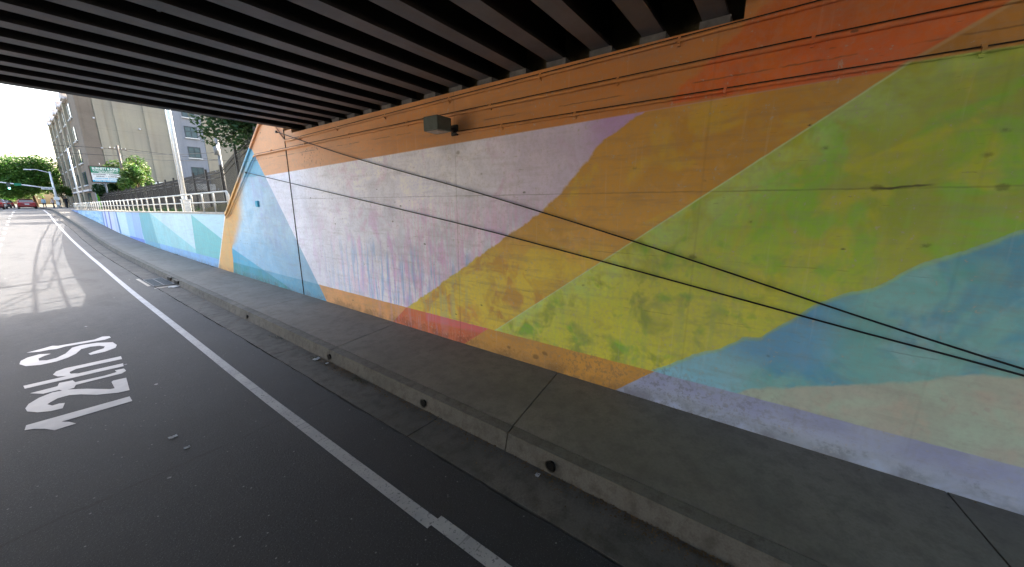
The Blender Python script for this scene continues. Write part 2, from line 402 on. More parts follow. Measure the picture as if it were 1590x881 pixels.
def lanepaint():
    g = G('lane_paint', .7, .3); P = g.geo.outputs['Position']; x,y,z = g.pos()
    w = g.noise(P, 35, 4, .7); m = g.noise(P,3,4,.6)
    c = g.mix(g.rng(m,.35,.65),'96979A','A8A9AB')
    c = g.mix(g.mul(g.step(g.sub(w,.60),.03),.7), c, '55565A')
    cr = g.noise(g.vec(g.mul(x,2), g.mul(y,22), 0),1,2,.5)
    c = g.mix(g.mul(g.step(g.sub(cr,.66),.02),.5), c, '606165')
    return g.out(c)
M_paint = lanepaint()
M_text = simple('overlay_lettering','BDBDBF','B2B2B5',5,.7)
def steel():
    g = G('girder_steel', .55, .4); P = g.geo.outputs['Position']; x,y,z = g.pos()
    n = g.noise(P,2.5,5,.6); f = g.noise(P,30,4,.6)
    c = g.mix(g.rng(n,.35,.65),'5C5B60','6B6A6F'); c = g.mix(g.mul(g.rng(f,.5,.7),.4), c, '6E6058')
    s = g.voro(g.vec(x,g.mul(y,2),0), 1.3)
    c = g.mix(g.mul(g.step(g.sub(.045,s),.02),.7), c, 'A09A94')
    c = g.mix(g.mul(g.rng(g.noise(g.vec(g.mul(x,.8),g.mul(y,9),0),1,4,.6),.55,.72),.5), c, '6A5446')
    return g.out(c)
M_steel = steel()
M_web = simple('web_shade_dark','1E1B1C','2A2523',5,.6,0,.4)  # darker copy of the girder steel, shade between flanges put into the colour
M_deckin = simple('deck_dark_concrete','1E1C1C','282525',3)
M_galv = simple('galvanised_metal','D8DADC','C4C8CC',14,.45,.35,.5)
M_rail = simple('railing_grey_paint','BDBDB8','A8A8A4',12,.5,.2,.4)
M_fence = simple('black_fence_paint','1B1B1E','2A2829',10,.5,.1,.4)
M_wire = simple('black_cable','101114','16171A',10,.5)
M_jointshade = simple('joint_and_shade_brown','3A2E26','2C2420',12)  # joint filler brown, also the painted shadow strips over the conduits
M_fixt = simple('fixture_grey_green','4E5855','424B48',14,.45,.2,.5,.1)
M_fixd = simple('fixture_dark_bronze','26211E','1E1A18',12,.5)
M_lens = simple('fixture_lens','9C8C80','8E8074',6,.25)
M_boxblue = simple('box_blue_paint','4FA0BC','5BA8C2',10)
M_hole = simple('dark_hole','0A0A0A')
M_wood = simple('weathered_pole_wood','6B625A','544C45',9)
M_pole = simple('dark_grey_pole','6E7276','5A5E62',9,.5)
M_iron = simple('cast_iron','2F3C44','3A474F',25,.6,.3)
M_white = simple('white_sign_paint','D8D8D6','D0D0D0',4,.5)
M_green = simple('green_sign_paint','1E7A5A','1B6E52',5,.5)
M_brown = simple('brown_sign_frame','54423C','483833',8)
M_bluet = simple('blue_lettering','3A9AC4','3A9AC4')
M_dk = simple('dark_lettering','55595E','4A4E54')
M_tyre = simple('tyre_rubber','151517','1B1B1D',20,.9)
M_rim = simple('wheel_rim','8E9092','7C7E80',8,.35,.6)
M_glass = simple('dark_car_glass','14181C','1A1F24',3,.12,0,.6)
M_tail = simple('tail_light_red','8A1416','A01A1C',6,.3)
M_head = simple('headlight_glass','B9BEC2','C6CACD',6,.2)
M_plate = simple('number_plate_white','C8CACC','C0C2C4',6,.5)
def wallmat(name, a, b, c, horiz=True):
    g = G(name,.85,.2); P = g.geo.outputs['Position']; x,y,z = g.pos()
    l = g.noise(P,.25,5,.6,.5); m = g.noise(g.vec(g.mul(x,.25),g.mul(y,.25),g.mul(z,1.6)),1,5,.6)
    v = g.noise(g.vec(g.mul(x,1.8),g.mul(y,1.8),g.mul(z,.10)),1,4,.6); f = g.noise(P,6,4,.7)
    k = g.mix(g.rng(l,.35,.65),a,b); k = g.mix(g.mul(g.rng(v,.48,.7),.45),k,c); k = g.mix(g.mul(g.rng(m,.5,.7),.35),k,b)
    k = g.mix(g.mul(g.rng(f,.45,.7),.25),k,c)
    if horiz:
        fr = g.math('FRACT', g.mul(g.sub(z,1.78),1/3.3))
        k = g.mix(g.mul(g.step(g.sub(.012,g.math('ABSOLUTE',g.sub(fr,.5))),.006),.35),k,c)
    return g.out(k)
M_bside = wallmat('warehouse_concrete','8E8679','99917F','7E776A')
M_bfront = wallmat('warehouse_brown','70655A','7C7166','5C5248',False)
M_bgrey = wallmat('warehouse_grey','7E8087','898A90','6C6E74',False)
M_cap = simple('white_parapet_cap','C9C6C8','BDB9BC',2)
M_wglass = simple('window_glass','2C3E44','3F555A',.8,.12,0,.6)
M_wframe = simple('window_frame','3A4144','454C50',6,.5)
M_sill = simple('window_sill','D8D8D8','CFCFCF',6)
M_shop = simple('shop_wall','C9C2B4','BDB6A8',1)
M_orange = simple('orange_fascia','D08A3A','C88030',2)
M_trunk = simple('bark','5C4C3C','463A2E',6,.9,0,.2,.3)
def leafmat(name, a, b, c):
    g = G(name,.55,.3)
    oi = g.N.new('ShaderNodeAttribute'); oi.attribute_name = 'tone'; oi.attribute_type='GEOMETRY'
    k = g.mix(oi.outputs['Fac'], a, b); n = g.noise(g.geo.outputs['Position'], 1.3, 3)
    k = g.mix(g.mul(g.rng(n,.45,.62),.6), k, c)
    g.b.inputs['Transmission Weight'].default_value = 0
    tr = g.N.new('ShaderNodeBsdfTranslucent'); g.L.new(k, tr.inputs['Color'])
    mx = g.N.new('ShaderNodeMixShader'); mx.inputs[0].default_value = .35
    g.L.new(g.b.outputs[0], mx.inputs[1]); g.L.new(tr.outputs[0], mx.inputs[2])
    g.L.new(mx.outputs[0], g.N['Material Output'].inputs['Surface'])
    return g.out(k)
M_leafA = leafmat('broad_green_leaves','28481A','47702A','5E8234')
M_leafB = leafmat('young_green_leaves','2E5222','527434','6E6C34')
M_leafC = leafmat('dark_green_leaves','182E16','2C4A28','3C5834')
M_leafD = leafmat('ivy_leaves','4A8428','5C9A30','6CA838')
M_litter = simple('dry_leaf_litter','3E3222','6A5436',9)

# ------------------------------------------------------------------ ground, road, kerb, sidewalk
def ys_between(a, b, step):
    n = max(1, int(round((b-a)/step))); return [a+(b-a)*i/n for i in range(n+1)]
def strip(bm, x0, x1, ys, zoff, thick=0, skew=0, m=0, nx=1):
    f0 = x0 if callable(x0) else (lambda y: x0); f1 = x1 if callable(x1) else (lambda y: x1)
    rows = []
    for y in ys:
        rows.append([bm.verts.new((f0(y)+(f1(y)-f0(y))*i/nx, y+skew*i/nx, zr(y)+zoff)) for i in range(nx+1)])
    for A,B in zip(rows,rows[1:]):
        for i in range(nx):
            f = bm.faces.new((A[i],A[i+1],B[i+1],B[i])); f.material_index = m
    return rows
XL = -9.4
def grade(x, y):
    """land height outside the cutting; the railway embankment rises beside the bridge"""
    base = max(wtop(max(y,14.7))-.02, 1.74) if x > 0 else 1.85
    if y > 62: base = min(base, 1.72)
    if y >= 20: e = 0
    elif y >= 15: e = (20-y)/5*.35
    elif y >= 10.2: e = .35+(15-y)/4.8*2.6
    else: e = 2.95 if y > -7 else max(0, 2.95*(1-(-7-y)/5))
    if x > WX and 11 < y < 15.2:        # keep the soil below the sloping wing-wall top
        e = min(e, max(0,(14.7-y)*.60))
    return base + e
bm = new_bm()
xs = [-1800,-400,-120,-50,-25,-16,-11,XL-.25,XL-.2,WX+.2,WX+.25,5,5.6,6.2,7,9,12,18,30,60,150,500,1800]
ys = [-1500,-300,-80,-40,-25,-15,-12,-9.5,-7,3,10.2,11,12,13,14,14.7,15.2,16,17,18.5,20,23,26,30,35,40,45,50,55,60,62,66,68.5]+[75,90,120,200,400,900,2600]
V = {}
for i,x in enumerate(xs):
    for j,y in enumerate(ys):
        inside = XL-.21 < x < WX+.21
        V[i,j] = bm.verts.new((x,y, zr(y)-.06 if (inside or y>=68.5) else grade(x,y)))
for i in range(len(xs)-1):
    for j in range(len(ys)-1):
        bm.faces.new((V[i,j],V[i+1,j],V[i+1,j+1],V[i,j+1]))
structure('ground', bm, M_dirt)
def kx(y): return interp(y, [(0,2.585),(3,2.61),(8,2.655),(28,2.72),(42,2.9),(60,2.9),(200,2.9)])
bm = new_bm()
strip(bm, XL, lambda y: kx(y)-.478+.007*math.sin(y*7.3)+.006*math.sin(y*17.1)+.008*math.sin(y*2.3+1) if y<72 else kx(y), ys_between(-60,-4,4)[:-1]+ys_between(-4,20,.16)[:-1]+ys_between(20,80,1)+ys_between(82,600,20), 0, nx=3)
structure('road', bm, M_asph)
def slab_segments(x0, x1, z0, edge_y, skew, a, b, seg, gap, depth, mat, name, slope_in=None):
    bm = new_bm(); y = a
    f0 = x0 if callable(x0) else (lambda y: x0); f1 = x1 if callable(x1) else (lambda y: x1)
    while y < b:
        y1 = min(y+seg-gap, b)
        yy = ys_between(y, y1, .9)
        top=[];bot=[]
        for q in yy:
            A=bm.verts.new((f0(q),q,zr(q)+z0)); B=bm.verts.new((f1(q),q+skew,zr(q)+edge_y))
            A2=bm.verts.new((f0(q)-(slope_in or 0),q,zr(q)+z0-depth)); B2=bm.verts.new((f1(q),q+skew,zr(q)+edge_y-depth))
            top.append((A,B)); bot.append((A2,B2))
        for k in range(len(yy)-1):
            (A,B),(D,E_)=top[k],top[k+1]; (A2,B2),(D2,E2)=bot[k],bot[k+1]
            bm.faces.new((A,B,E_,D)); bm.faces.new((A,D,D2,A2)); bm.faces.new((B,B2,E2,E_))
        for k in (0,-1):
            bm.faces.new((top[k][0],bot[k][0],bot[k][1],top[k][1]))
        y += seg
    return structure(name, bm, mat)
# gutter pan, kerb (battered face), pavement slabs with real open joints
slab_segments(lambda y:kx(y)-.46, lambda y:kx(y)+.02, .004, -.005, 0, -30.0+1.95-1.8, 72, 3.65, .012, .05, M_gut, 'gutter')
k0 = 1.99-3.65*9
slab_segments(lambda y:kx(y)+.05, lambda y:kx(y)+.175, SW, SW+.004, .02, k0, 72, 3.65, .014, .2, M_kerb, 'kerb', .05)
slab_segments(lambda y:kx(y)+.185, WX+.02, SW+.004, SW+.012, .22, k0+.03, 72, 3.65, .014, .2, M_side, 'sidewalk')
bm = new_bm(); strip(bm, lambda y:kx(y)-.6, WX+.3, ys_between(-40,72,2), -.03); structure('sidewalk_bed', bm, M_deckin)
bm = new_bm()    # corner pavement beyond the end of the wall
strip(bm, 2.95, 7.9, ys_between(72,150,6), .10); structure('far_sidewalk', bm, M_side)
# white edge line
WLX = [(-30,1.57),(5.6,1.56),(10.4,1.62),(14.7,1.66),(22.8,1.78),(33.5,1.89),(40,1.95),(52,2.08),(63,2.28),(73,2.32)]
bm = new_bm()
strip(bm, lambda y: interp(y,WLX)-.055, lambda y: interp(y,WLX)+.055, ys_between(1.92,13,1.5)+ys_between(13.4,74,1), .004)
strip(bm, lambda y: 1.53+.015, lambda y: 1.53+.125, [-30,-25,-20,-15,-10,-5,-2,0,1,1.92], .004)
structure('white_edge_line', bm, M_paint)
DLX = [(30,-.75),(36.4,-.67),(40,-.57),(45,-.48),(49,-.37),(54.4,-.28),(62,-.05),(67,.09),(80,.4)]
bm = new_bm()
y = -20
while y < 78:
    xx = interp(y,DLX); 
    strip(bm, xx-.06, xx+.06, [y,y+.6,y+1.2], .004); y += 3.6
structure('lane_dashes', bm, M_paint)
bm = new_bm(); strip(bm, -8.9, 2.2, [80.5,81], .004); strip(bm, -8.9, 7.5, [74.2,74.6], .004)
structure('stop_line', bm, M_paint)

# street-name map overlay, laid flat on the road as lettering
GLYPHS=[[(-0.338,6.558),(-0.325,6.699),(0.503,6.654),(0.501,6.463),(-0.077,6.483),(-0.025,6.403),(0.019,6.291),(-0.138,6.287),(-0.205,6.427),(-0.276,6.518)],[(0.574,7.445),(0.534,6.891),(0.428,6.916),(0.252,7.062),(0.129,7.247),(0.033,7.348),(-0.066,7.343),(-0.123,7.273),(-0.155,7.221),(-0.119,7.121),(-0.066,7.127),(-0.02,7.091),(-0.046,6.92),(-0.137,6.936),(-0.234,7.019),(-0.31,7.156),(-0.322,7.286),(-0.295,7.422),(-0.208,7.563),(-0.097,7.641),(0.037,7.591),(0.189,7.421),(0.381,7.142),(0.422,7.128),(0.425,7.431),(0.445,7.47)],[(-0.276,7.844),(-0.042,7.852),(-0.021,7.984),(0.101,7.951),(0.117,7.835),(0.399,7.795),(0.523,7.822),(0.515,7.93),(0.61,7.908),(0.616,7.77),(0.562,7.695),(0.416,7.702),(0.115,7.709),(0.09,7.598),(-0.009,7.593),(-0.033,7.674),(-0.172,7.685)],[(-0.324,8.254),(0.636,8.192),(0.622,8.033),(-0.315,8.105)],[(0.665,8.618),(0.655,8.437),(0.328,8.47),(0.168,8.477),(0.098,8.398),(0.104,8.295),(0.177,8.233),(0.074,8.214),(-0.019,8.319),(-0.056,8.461),(-0.019,8.593),(0.074,8.657),(0.233,8.64)],[(0.709,9.397),(0.672,9.22),(0.535,9.111),(0.369,9.101),(0.356,9.211),(0.414,9.275),(0.543,9.344),(0.571,9.46),(0.519,9.581),(0.416,9.649),(0.306,9.615),(0.23,9.382),(0.135,9.237),(0.008,9.151),(-0.149,9.158),(-0.286,9.263),(-0.346,9.465),(-0.331,9.653),(-0.265,9.779),(-0.142,9.839),(-0.022,9.722),(-0.093,9.663),(-0.157,9.571),(-0.154,9.43),(-0.077,9.351),(0.018,9.37),(0.124,9.525),(0.216,9.837),(0.327,9.893),(0.511,9.835),(0.687,9.641)],[(-0.266,10.118),(-0.089,10.2),(0.015,10.262),(0.078,10.177),(0.191,10.162),(0.504,10.112),(0.616,10.228),(0.701,10.148),(0.705,10.025),(0.621,9.953),(0.397,9.99),(0.152,10.025),(0.046,9.967),(-0.024,10.013),(-0.137,10.02)]]
bm = new_bm()
for gl in GLYPHS:
    f = bm.faces.new([bm.verts.new((x,y,.005)) for x,y in gl])
    f.normal_update()
    if f.normal.z < 0: f.normal_flip()
bmesh.ops.triangulate(bm, faces=bm.faces[:])
structure('overlay_lettering', bm, M_text)

# ------------------------------------------------------------------ walls
def grid_prism(poly_fn, name): pass
w1 = thing('abutment_wall','tall mural-painted concrete wall under the bridge, orange above white, mustard, green and teal','wall',(WX,3,0))
bm = new_bm()
prism(bm, [(-7.6,0.0),(9.79,0.0),(9.79,4.22),(9.42,4.22),(9.42,4.14),(.47,4.14),(.47,4.99),(-7.6,4.99)], 'x', WX, WX+.9)
part('wall', bm, M_mural, w1)
bm = new_bm(); prism(bm, [(.50,4.14),(9.40,4.14),(9.28,5.0),(.50,5.0)], 'x', WX+.5, WX+.88); part('back_wall', bm, M_conc, w1)
w2 = thing('wing_wall','sloping painted wing wall with light blue and orange triangles beside the dark joint','wall',(WX,12,0))
bm = new_bm(); prism(bm, [(9.815,0),(14.74,0),(14.74,2.13),(11.15,4.46),(9.815,4.95)], 'x', WX, WX+.35); part('wall', bm, M_mural, w2)
bm = new_bm()
prism(bm, [(14.74,2.13),(14.74,2.25),(14.55,2.33),(11.0,4.62),(9.9,5.06),(9.9,4.93),(11.15,4.46)], 'x', WX-.05, WX+.40)
part('coping', bm, M_mural, w2)
bm = new_bm(); box(bm,(WX-.004,9.803,2.2),(.02,.018,4.1)); part('joint_filler', bm, M_jointshade, w2)
w3 = thing('retaining_wall','low mural wall of white, turquoise and blue stripes below the metal railing','wall',(WX,40,0))
bm = new_bm()
yy = [14.755,32,61,68]
prism(bm, [(14.755,0),(18,.0),(36.6,.3),(43.7,.6),(62,1.4),(68,1.6)]+[(y,wtop(y)-.07) for y in yy[::-1]], 'x', WX, WX+.3); part('wall', bm, M_mural, w3)
bm = new_bm()
prism(bm, [(y,wtop(y)-.07) for y in yy]+[(y,wtop(y)) for y in yy[::-1]], 'x', WX-.02, WX+.32); part('coping', bm, M_conc, w3)
# opposite side of the underpass
w4 = thing('opposite_abutment','plain grey concrete abutment on the far side of the underpass','wall',(XL,0,0))
bm = new_bm(); prism(bm, [(-7.6,0),(9.79,0),(9.79,4.03),(-7.6,4.03)], 'x', XL-.9, XL); part('wall', bm, M_conc, w4)
w5 = thing('opposite_retaining_wall','plain grey retaining wall across the road from the mural','wall',(XL,40,0))
bm = new_bm(); prism(bm, [(9.8,0),(62,1.4),(66,1.6),(66,1.95),(14,2.3),(11,4.4),(9.8,4.6)], 'x', XL-.3, XL); part('wall', bm, M_conc, w5)

for nm,xa,xb in (('plain concrete retaining wall behind the mural wall, beyond the near end of the bridge',WX+.05,WX+.4),('plain concrete retaining wall behind the viewer across the road',XL-.4,XL-.05)):
    t=thing('rear_retaining_wall',nm,'wall',(xa,-20,0)); bm=new_bm(); prism(bm,[(-40,0),(-7.62,0),(-7.62,4.6),(-9,4.4),(-12.5,2.1),(-40,2.1)],'x',xa,xb); part('wall',bm,M_conc,t)

# ------------------------------------------------------------------ bridge
br = thing('railway_bridge','dark steel girder bridge overhead spanning the road','bridge',(0,5,4.2))
yg = 9.36; gi = 0
proto = None
def girder_bm(y, first=False):
    bm = new_bm(); X0, X1 = XL-.5, WX+.42; zb=4.225
    if first:
        prism(bm, [(y-.14,zb),(y+.06,zb),(y+.06,zb+.03),(y+.015,zb+.05),(y+.015,5.0),(y+.06,5.02),(y+.06,5.06),(y-.14,5.06),(y-.14,5.02),(y-.015,5.0),(y-.015,zb+.05),(y-.14,zb+.03)], 'x', X0, X1)
    else:
        prism(bm, [(y-.108,zb),(y+.108,zb),(y+.108,zb+.03),(y+.012,zb+.05),(y+.012,4.98),(y-.012,4.98),(y-.012,zb+.05),(y-.108,zb+.03)], 'x', X0, X1)
    for f in bm.faces: f.material_index = 0 if max(v.co.z for v in f.verts) < zb+.001 else 1  # pale flange undersides, all other faces get the shade-dark steel
    return bm
part('fascia_girder', girder_bm(9.40, True), [M_web, M_web], br)
ygs = [8.664-.568*i for i in range(15)]
first = None
for y in ygs:
    if first is None:
        first = part('girder', girder_bm(y), [M_steel, M_web], br); y_first = y
        bm = new_bm(); box(bm,(WX+.24,y,4.18),(.40,.26,.085)); pad0 = part('bearing_pad', bm, M_pad, br)
    else:
        c = first.copy(); C.objects.link(c); c.parent = br; c.location = (0,y-y_first,0)
        p = pad0.copy(); C.objects.link(p); p.parent = br; p.location = (0,y-y_first,0)
bm = new_bm(); box(bm,((XL+WX)/2,5.05,5.13),(WX-XL+1.8,9.1,.22)); part('deck_slab', bm, M_deckin, br)
bm = new_bm(); box(bm,((XL+WX)/2,9.52,5.36),(WX-XL+1.8,.18,.24)); part('parapet', bm, M_conc, br)
for i in range(len(ygs)-1):
    yc=(ygs[i]+ygs[i+1])/2
    for xb in (1.2,-4.2):
        bm = new_bm(); box(bm,(xb,yc,4.62),(.03,.53,.5)); part('cross_brace', bm, M_steel, br)
sb = thing('concrete_deck','concrete slab deck adjoining the girders behind the viewer','bridge',(0,-7,5.1))
bm = new_bm(); box(bm,((XL+WX)/2,-3.6,5.25),(WX-XL+1.8,8.05,.5)); part('slab', bm, M_deckin, sb)
bm = new_bm(); box(bm,((XL)-.45,-3.6,4.52),(.9,8.0,.95)); part('bearing_wall', bm, M_conc, sb)
bm = new_bm(); box(bm,((XL+WX)/2-.6,.46,4.74),(WX-XL+.9,.05,.50)); part('end_beam', bm, M_steel, sb)

# ------------------------------------------------------------------ conduits on the wall
def conduit(label, pts, r, clamps, extra=None):
    t = thing('electrical_conduit', label, 'conduit', pts[0], 'conduits along the top of the mural wall')
    bm = new_bm(); tube(bm, pts, r, 8); part('pipe', bm, M_mural, t)
    bm = new_bm(); tube(bm, [(p[0]+.006,p[1],p[2]+r+.009) for p in pts], .0055, 5); part('cable', bm, M_jointshade, t)  # thin dark strip added above the pipe as its shadow line
    for y,z in clamps:
        bm = new_bm(); box(bm,(WX-.010,y,z),(.022,.025,.085)); box(bm,(WX-.03,y,z),(.03,.022,.045)); part('clamp', bm, M_mural, t)
    return t
cx = WX-.022
pts=[(cx,-5,4.12),(cx,-1,4.115)]+[(cx,y,4.095-.012*y) for y in (1,3,5,7,9)]+[(cx,9.55,3.985),(cx,9.78,4.0),(cx,9.9,4.1),(cx-.03,10.1,4.32),(cx-.03,10.2,4.6)]
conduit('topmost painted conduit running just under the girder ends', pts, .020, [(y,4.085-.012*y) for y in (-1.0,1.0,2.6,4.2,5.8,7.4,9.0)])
pts=[(cx,-5,3.84),(cx,0,3.835),(cx,6,3.82),(cx,11.4,3.80),(cx-.03,11.62,3.79),(cx-.03,11.85,3.68),(cx-.035,14.35,2.18),(cx-.035,14.6,2.08)]
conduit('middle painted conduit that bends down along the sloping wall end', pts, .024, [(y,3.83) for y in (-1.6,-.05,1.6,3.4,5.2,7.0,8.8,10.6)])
pts=[(cx,-5,3.55),(cx,4.0,3.555),(cx,4.10,3.57),(cx,4.12,3.62)]
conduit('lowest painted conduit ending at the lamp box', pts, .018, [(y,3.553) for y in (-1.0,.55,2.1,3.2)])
# lamp fixture
lf = thing('wall_lamp','grey-green box lamp sticking out from the orange band of the mural','lamp',(WX,4.1,3.63))
bm = new_bm(); box(bm,(3.82,4.125,3.63),(.26,.29,.19)); bevel(bm,.006); 
part('housing', bm, M_fixt, lf)
bm = new_bm(); box(bm,(3.82,4.125,3.529),(.20,.23,.012)); part('lens', bm, M_lens, lf)
bm = new_bm(); box(bm,(3.955,4.125,3.63),(.012,.28,.18)); part('back_cover', bm, M_fixd, lf)
bm = new_bm(); tube(bm,[(3.95,4.1,3.60),(4.08,4.1,3.60),(4.14,4.1,3.60)],[.035,.03,.045],10); part('arm', bm, M_fixd, lf)
bm = new_bm(); box(bm,(WX-.02,4.1,3.60),(.04,.13,.15)); bevel(bm,.008); part('wall_plate', bm, M_fixd, lf)
jb = thing('junction_box','small square blue-painted box on the light blue wing wall','box',(WX,11.96,2.52))
bm = new_bm(); box(bm,(WX-.025,11.96,2.52),(.05,.15,.17)); bevel(bm,.006); part('box', bm, M_boxblue, jb)
bm = new_bm(); box(bm,(WX-.055,11.96,2.52),(.008,.12,.14)); part('cover', bm, M_boxblue, jb)

# slack cables in front of the wall
def cable(label, P):
    t = thing('slack_cable', label, 'cable', P[0], 'slack black cables strung along the mural')
    pts=[]
    P=[Vector(p) for p in P]
    for a in range(len(P)-1):
        p0=P[max(a-1,0)];p1=P[a];p2=P[a+1];p3=P[min(a+2,len(P)-1)]
        for k in range(8):
            s=k/8; pts.append(.5*((2*p1)+(-p0+p2)*s+(2*p0-5*p1+4*p2-p3)*s*s+(-p0+3*p1-3*p2+p3)*s**3))
    pts.append(P[-1])
    bm = new_bm(); tube(bm, pts, .0085, 6); part('wire', bm, M_wire, t)
    bm = new_bm(); box(bm,(WX-.02,P[-1].y,P[-1].z),(.05,.06,.06)); part('anchor', bm, M_fixd, t)
    bm = new_bm(); box(bm,tuple(P[0]),(.05,.05,.05)); part('hook', bm, M_fixd, t)
cx2=WX-.06
# (y,z) read on the wall plane, wires hang 6 cm off it
cable('upper of two slack black cables, leaving the wall top beside the girders', [(cx2,10.05,4.22),(cx2,7.0,3.44),(cx2,4.06,2.78),(cx2,2.2,2.335),(cx2,.62,1.93),(cx2,-.6,1.60),(cx2,-1.62,1.345),(cx2,-3.0,1.05),(WX-.02,-4.2,.85)])
cable('lower of two slack black cables, starting at the sloping wall end', [(cx2,12.33,3.39),(cx2,8.0,2.78),(cx2,4.08,2.225),(cx2,2.2,1.93),(cx2,.6,1.665),(cx2,-.6,1.465),(cx2,-1.62,1.30),(cx2,-3.0,1.03),(WX-.02,-4.2,.78)])

# ------------------------------------------------------------------ drains, grate, litter
def kerb_drain(y, label, w=.075):
    t = thing('kerb_drain', label, 'drain', (kx(y)+.03,y,zr(y)+.07), 'small drain outlets in the kerb face')
    bm = new_bm(); tube(bm,[(kx(y)+.004,y,zr(y)+.075),(kx(y)+.05,y,zr(y)+.075)],w/2,12); part('opening', bm, M_hole, t)
    bm = new_bm()
    for k in range(12):
        a=2*math.pi*k/12; b=2*math.pi*(k+1)/12
        q=[(kx(y)+.001,y+math.cos(u)*r,zr(y)+.075+math.sin(u)*r) for u,r in ((a,w/2),(b,w/2),(b,w/2+.012),(a,w/2+.012))]
        bm.faces.new([bm.verts.new(p) for p in q])
    bmesh.ops.solidify(bm, geom=bm.faces[:], thickness=.02)
    part('pipe_rim', bm, M_gut, t)
kerb_drain(1.44,'round drain hole in the kerb nearest the viewer',.09)
kerb_drain(3.28,'second round drain hole along the kerb, past the open kerb joint',.085)
kerb_drain(5.62,'dark drain hole in the kerb beside scraps of white paper',.08)
kerb_drain(9.2,'small drain hole in the kerb halfway to the storm grate',.07)
for y,l in ((16.0,'left of the two square inlets in the kerb behind the storm grate'),(15.1,'right of the two square inlets in the kerb behind the storm grate')):
    t = thing('kerb_inlet', l, 'drain', (kx(y),y,.1), 'square inlets beside the grate')
    bm = new_bm(); box(bm,(kx(y)+.022,y,.095),(.06,.42,.10)); part('opening', bm, M_hole, t)
    bm = new_bm(); box(bm,(kx(y)+.02,y,.158),(.07,.5,.02)); part('lintel', bm, M_kerb, t)
t = thing('storm_grate','rectangular iron storm grate set in the gutter by the kerb inlets','grate',(2.43,16.1,.02))
bm = new_bm(); z0=zr(16.1)+.012
box(bm,(2.43,16.1,z0-.006),(.46,1.6,.006)); part('pit', bm, M_hole, t)
bm = new_bm()
for k in range(22): box(bm,(2.43,15.36+k*.0705,z0),(.44,.036,.012))
part('bars', bm, M_iron, t)
bm = new_bm()
for x in (2.20,2.43,2.66): box(bm,(x,16.1,z0+.001),(.024,1.64,.012))
for y in (15.29,16.91): box(bm,(2.43,y,z0+.002),(.5,.04,.014))
part('frame', bm, M_pad, t)
bm = new_bm(); box(bm,(2.12,16.4,zr(16.4)+.006),(.07,1.8,.006)); box(bm,(2.4,14.98,zr(15)+.006),(.5,.09,.006)); part('concrete_collar', bm, M_conc, t)
# leaf litter in the gutter
bm = new_bm()
for i in range(2600):
    y = random.choice([random.gauss(3.9,1.0),random.gauss(.6,.9),random.uniform(-3,14),random.gauss(5.2,.3),random.gauss(-.6,.7)])
    x = kx(y) - abs(random.gauss(0,.07)) - .005
    s = random.uniform(.004,.016)*(1.5 if random.random()<.08 else 1)
    M = Matrix.Translation((x,y,zr(y)+.008+random.random()*.006)) @ Matrix.Rotation(random.random()*6.28,4,'Z') @ Matrix.Rotation(random.uniform(-.5,.5),4,'X')
    bm.faces.new([bm.verts.new(M @ Vector(p)) for p in ((-s,0,0),(0,-s*.5,0),(s,0,.002),(0,s*.5,0))])
for i in range(500):
    y = random.uniform(-3,13); x = random.choice([random.uniform(kx(y)-.4,kx(y)), WX-abs(random.gauss(0,.04))-.01])
    z = zr(y)+(.012 if x<2.7 else SW+.018); s = random.uniform(.004,.012)
    M = Matrix.Translation((x,y,z)) @ Matrix.Rotation(random.random()*6.28,4,'Z')
    bm.faces.new([bm.verts.new(M @ Vector(p)) for p in ((-s,0,0),(0,-s*.6,0),(s,0,.003),(0,s*.6,0))])
tag(obj('leaf_litter', bm, M_litter),'dry leaf fragments and dirt collected along the gutter','litter',kind='stuff')
def scrap(x,y,z,s,mat,name,label,cat,grp=None):
    bm = new_bm(); n=5
    V=[[bm.verts.new((x+(i/n-.5)*s+random.uniform(-1,1)*s*.06, y+(j/n-.5)*s*.8+random.uniform(-1,1)*s*.06, z+random.random()*s*.09)) for j in range(n+1)] for i in range(n+1)]
    for i in range(n):
        for j in range(n):
            if random.random()<.93: bm.faces.new((V[i][j],V[i+1][j],V[i+1][j+1],V[i][j+1]))
    bmesh.ops.solidify(bm, geom=bm.faces[:], thickness=.0015)
    tag(obj(name,bm,mat),label,cat,grp)
M_paper = simple('crumpled_paper','D6DADF','C6CBD2',20)
scrap(2.55,5.85,.012,.11,M_paper,'paper_scrap','crumpled white paper in the gutter at the open kerb joint','litter')
scrap(2.57,5.55,.012,.05,M_paper,'paper_scrap','tiny white scrap beside the third kerb drain hole','litter')
scrap(2.50,1.52,.012,.05,M_paper,'paper_scrap','pale blue-white scrap under the nearest kerb drain hole','litter')
scrap(2.56,14.75,.014,.28,M_white,'plastic_bag','white plastic bag lying by the kerb inlet at the grate','litter')
scrap(.62,5.05,.006,.07,M_paper,'paper_scrap','flattened pale scrap on the asphalt right of the street-name overlay','litter')
scrap(.66,4.7,.006,.05,M_paper,'paper_scrap','very small pale scrap on the asphalt in front of the street-name overlay','litter')
M_yl = simple('yellow_leaf','B89030','A07A28',20)
scrap(2.52,-.35,.02,.06,M_yl,'fallen_leaf','yellow fallen leaf in the gutter at the bottom of the view','leaf')
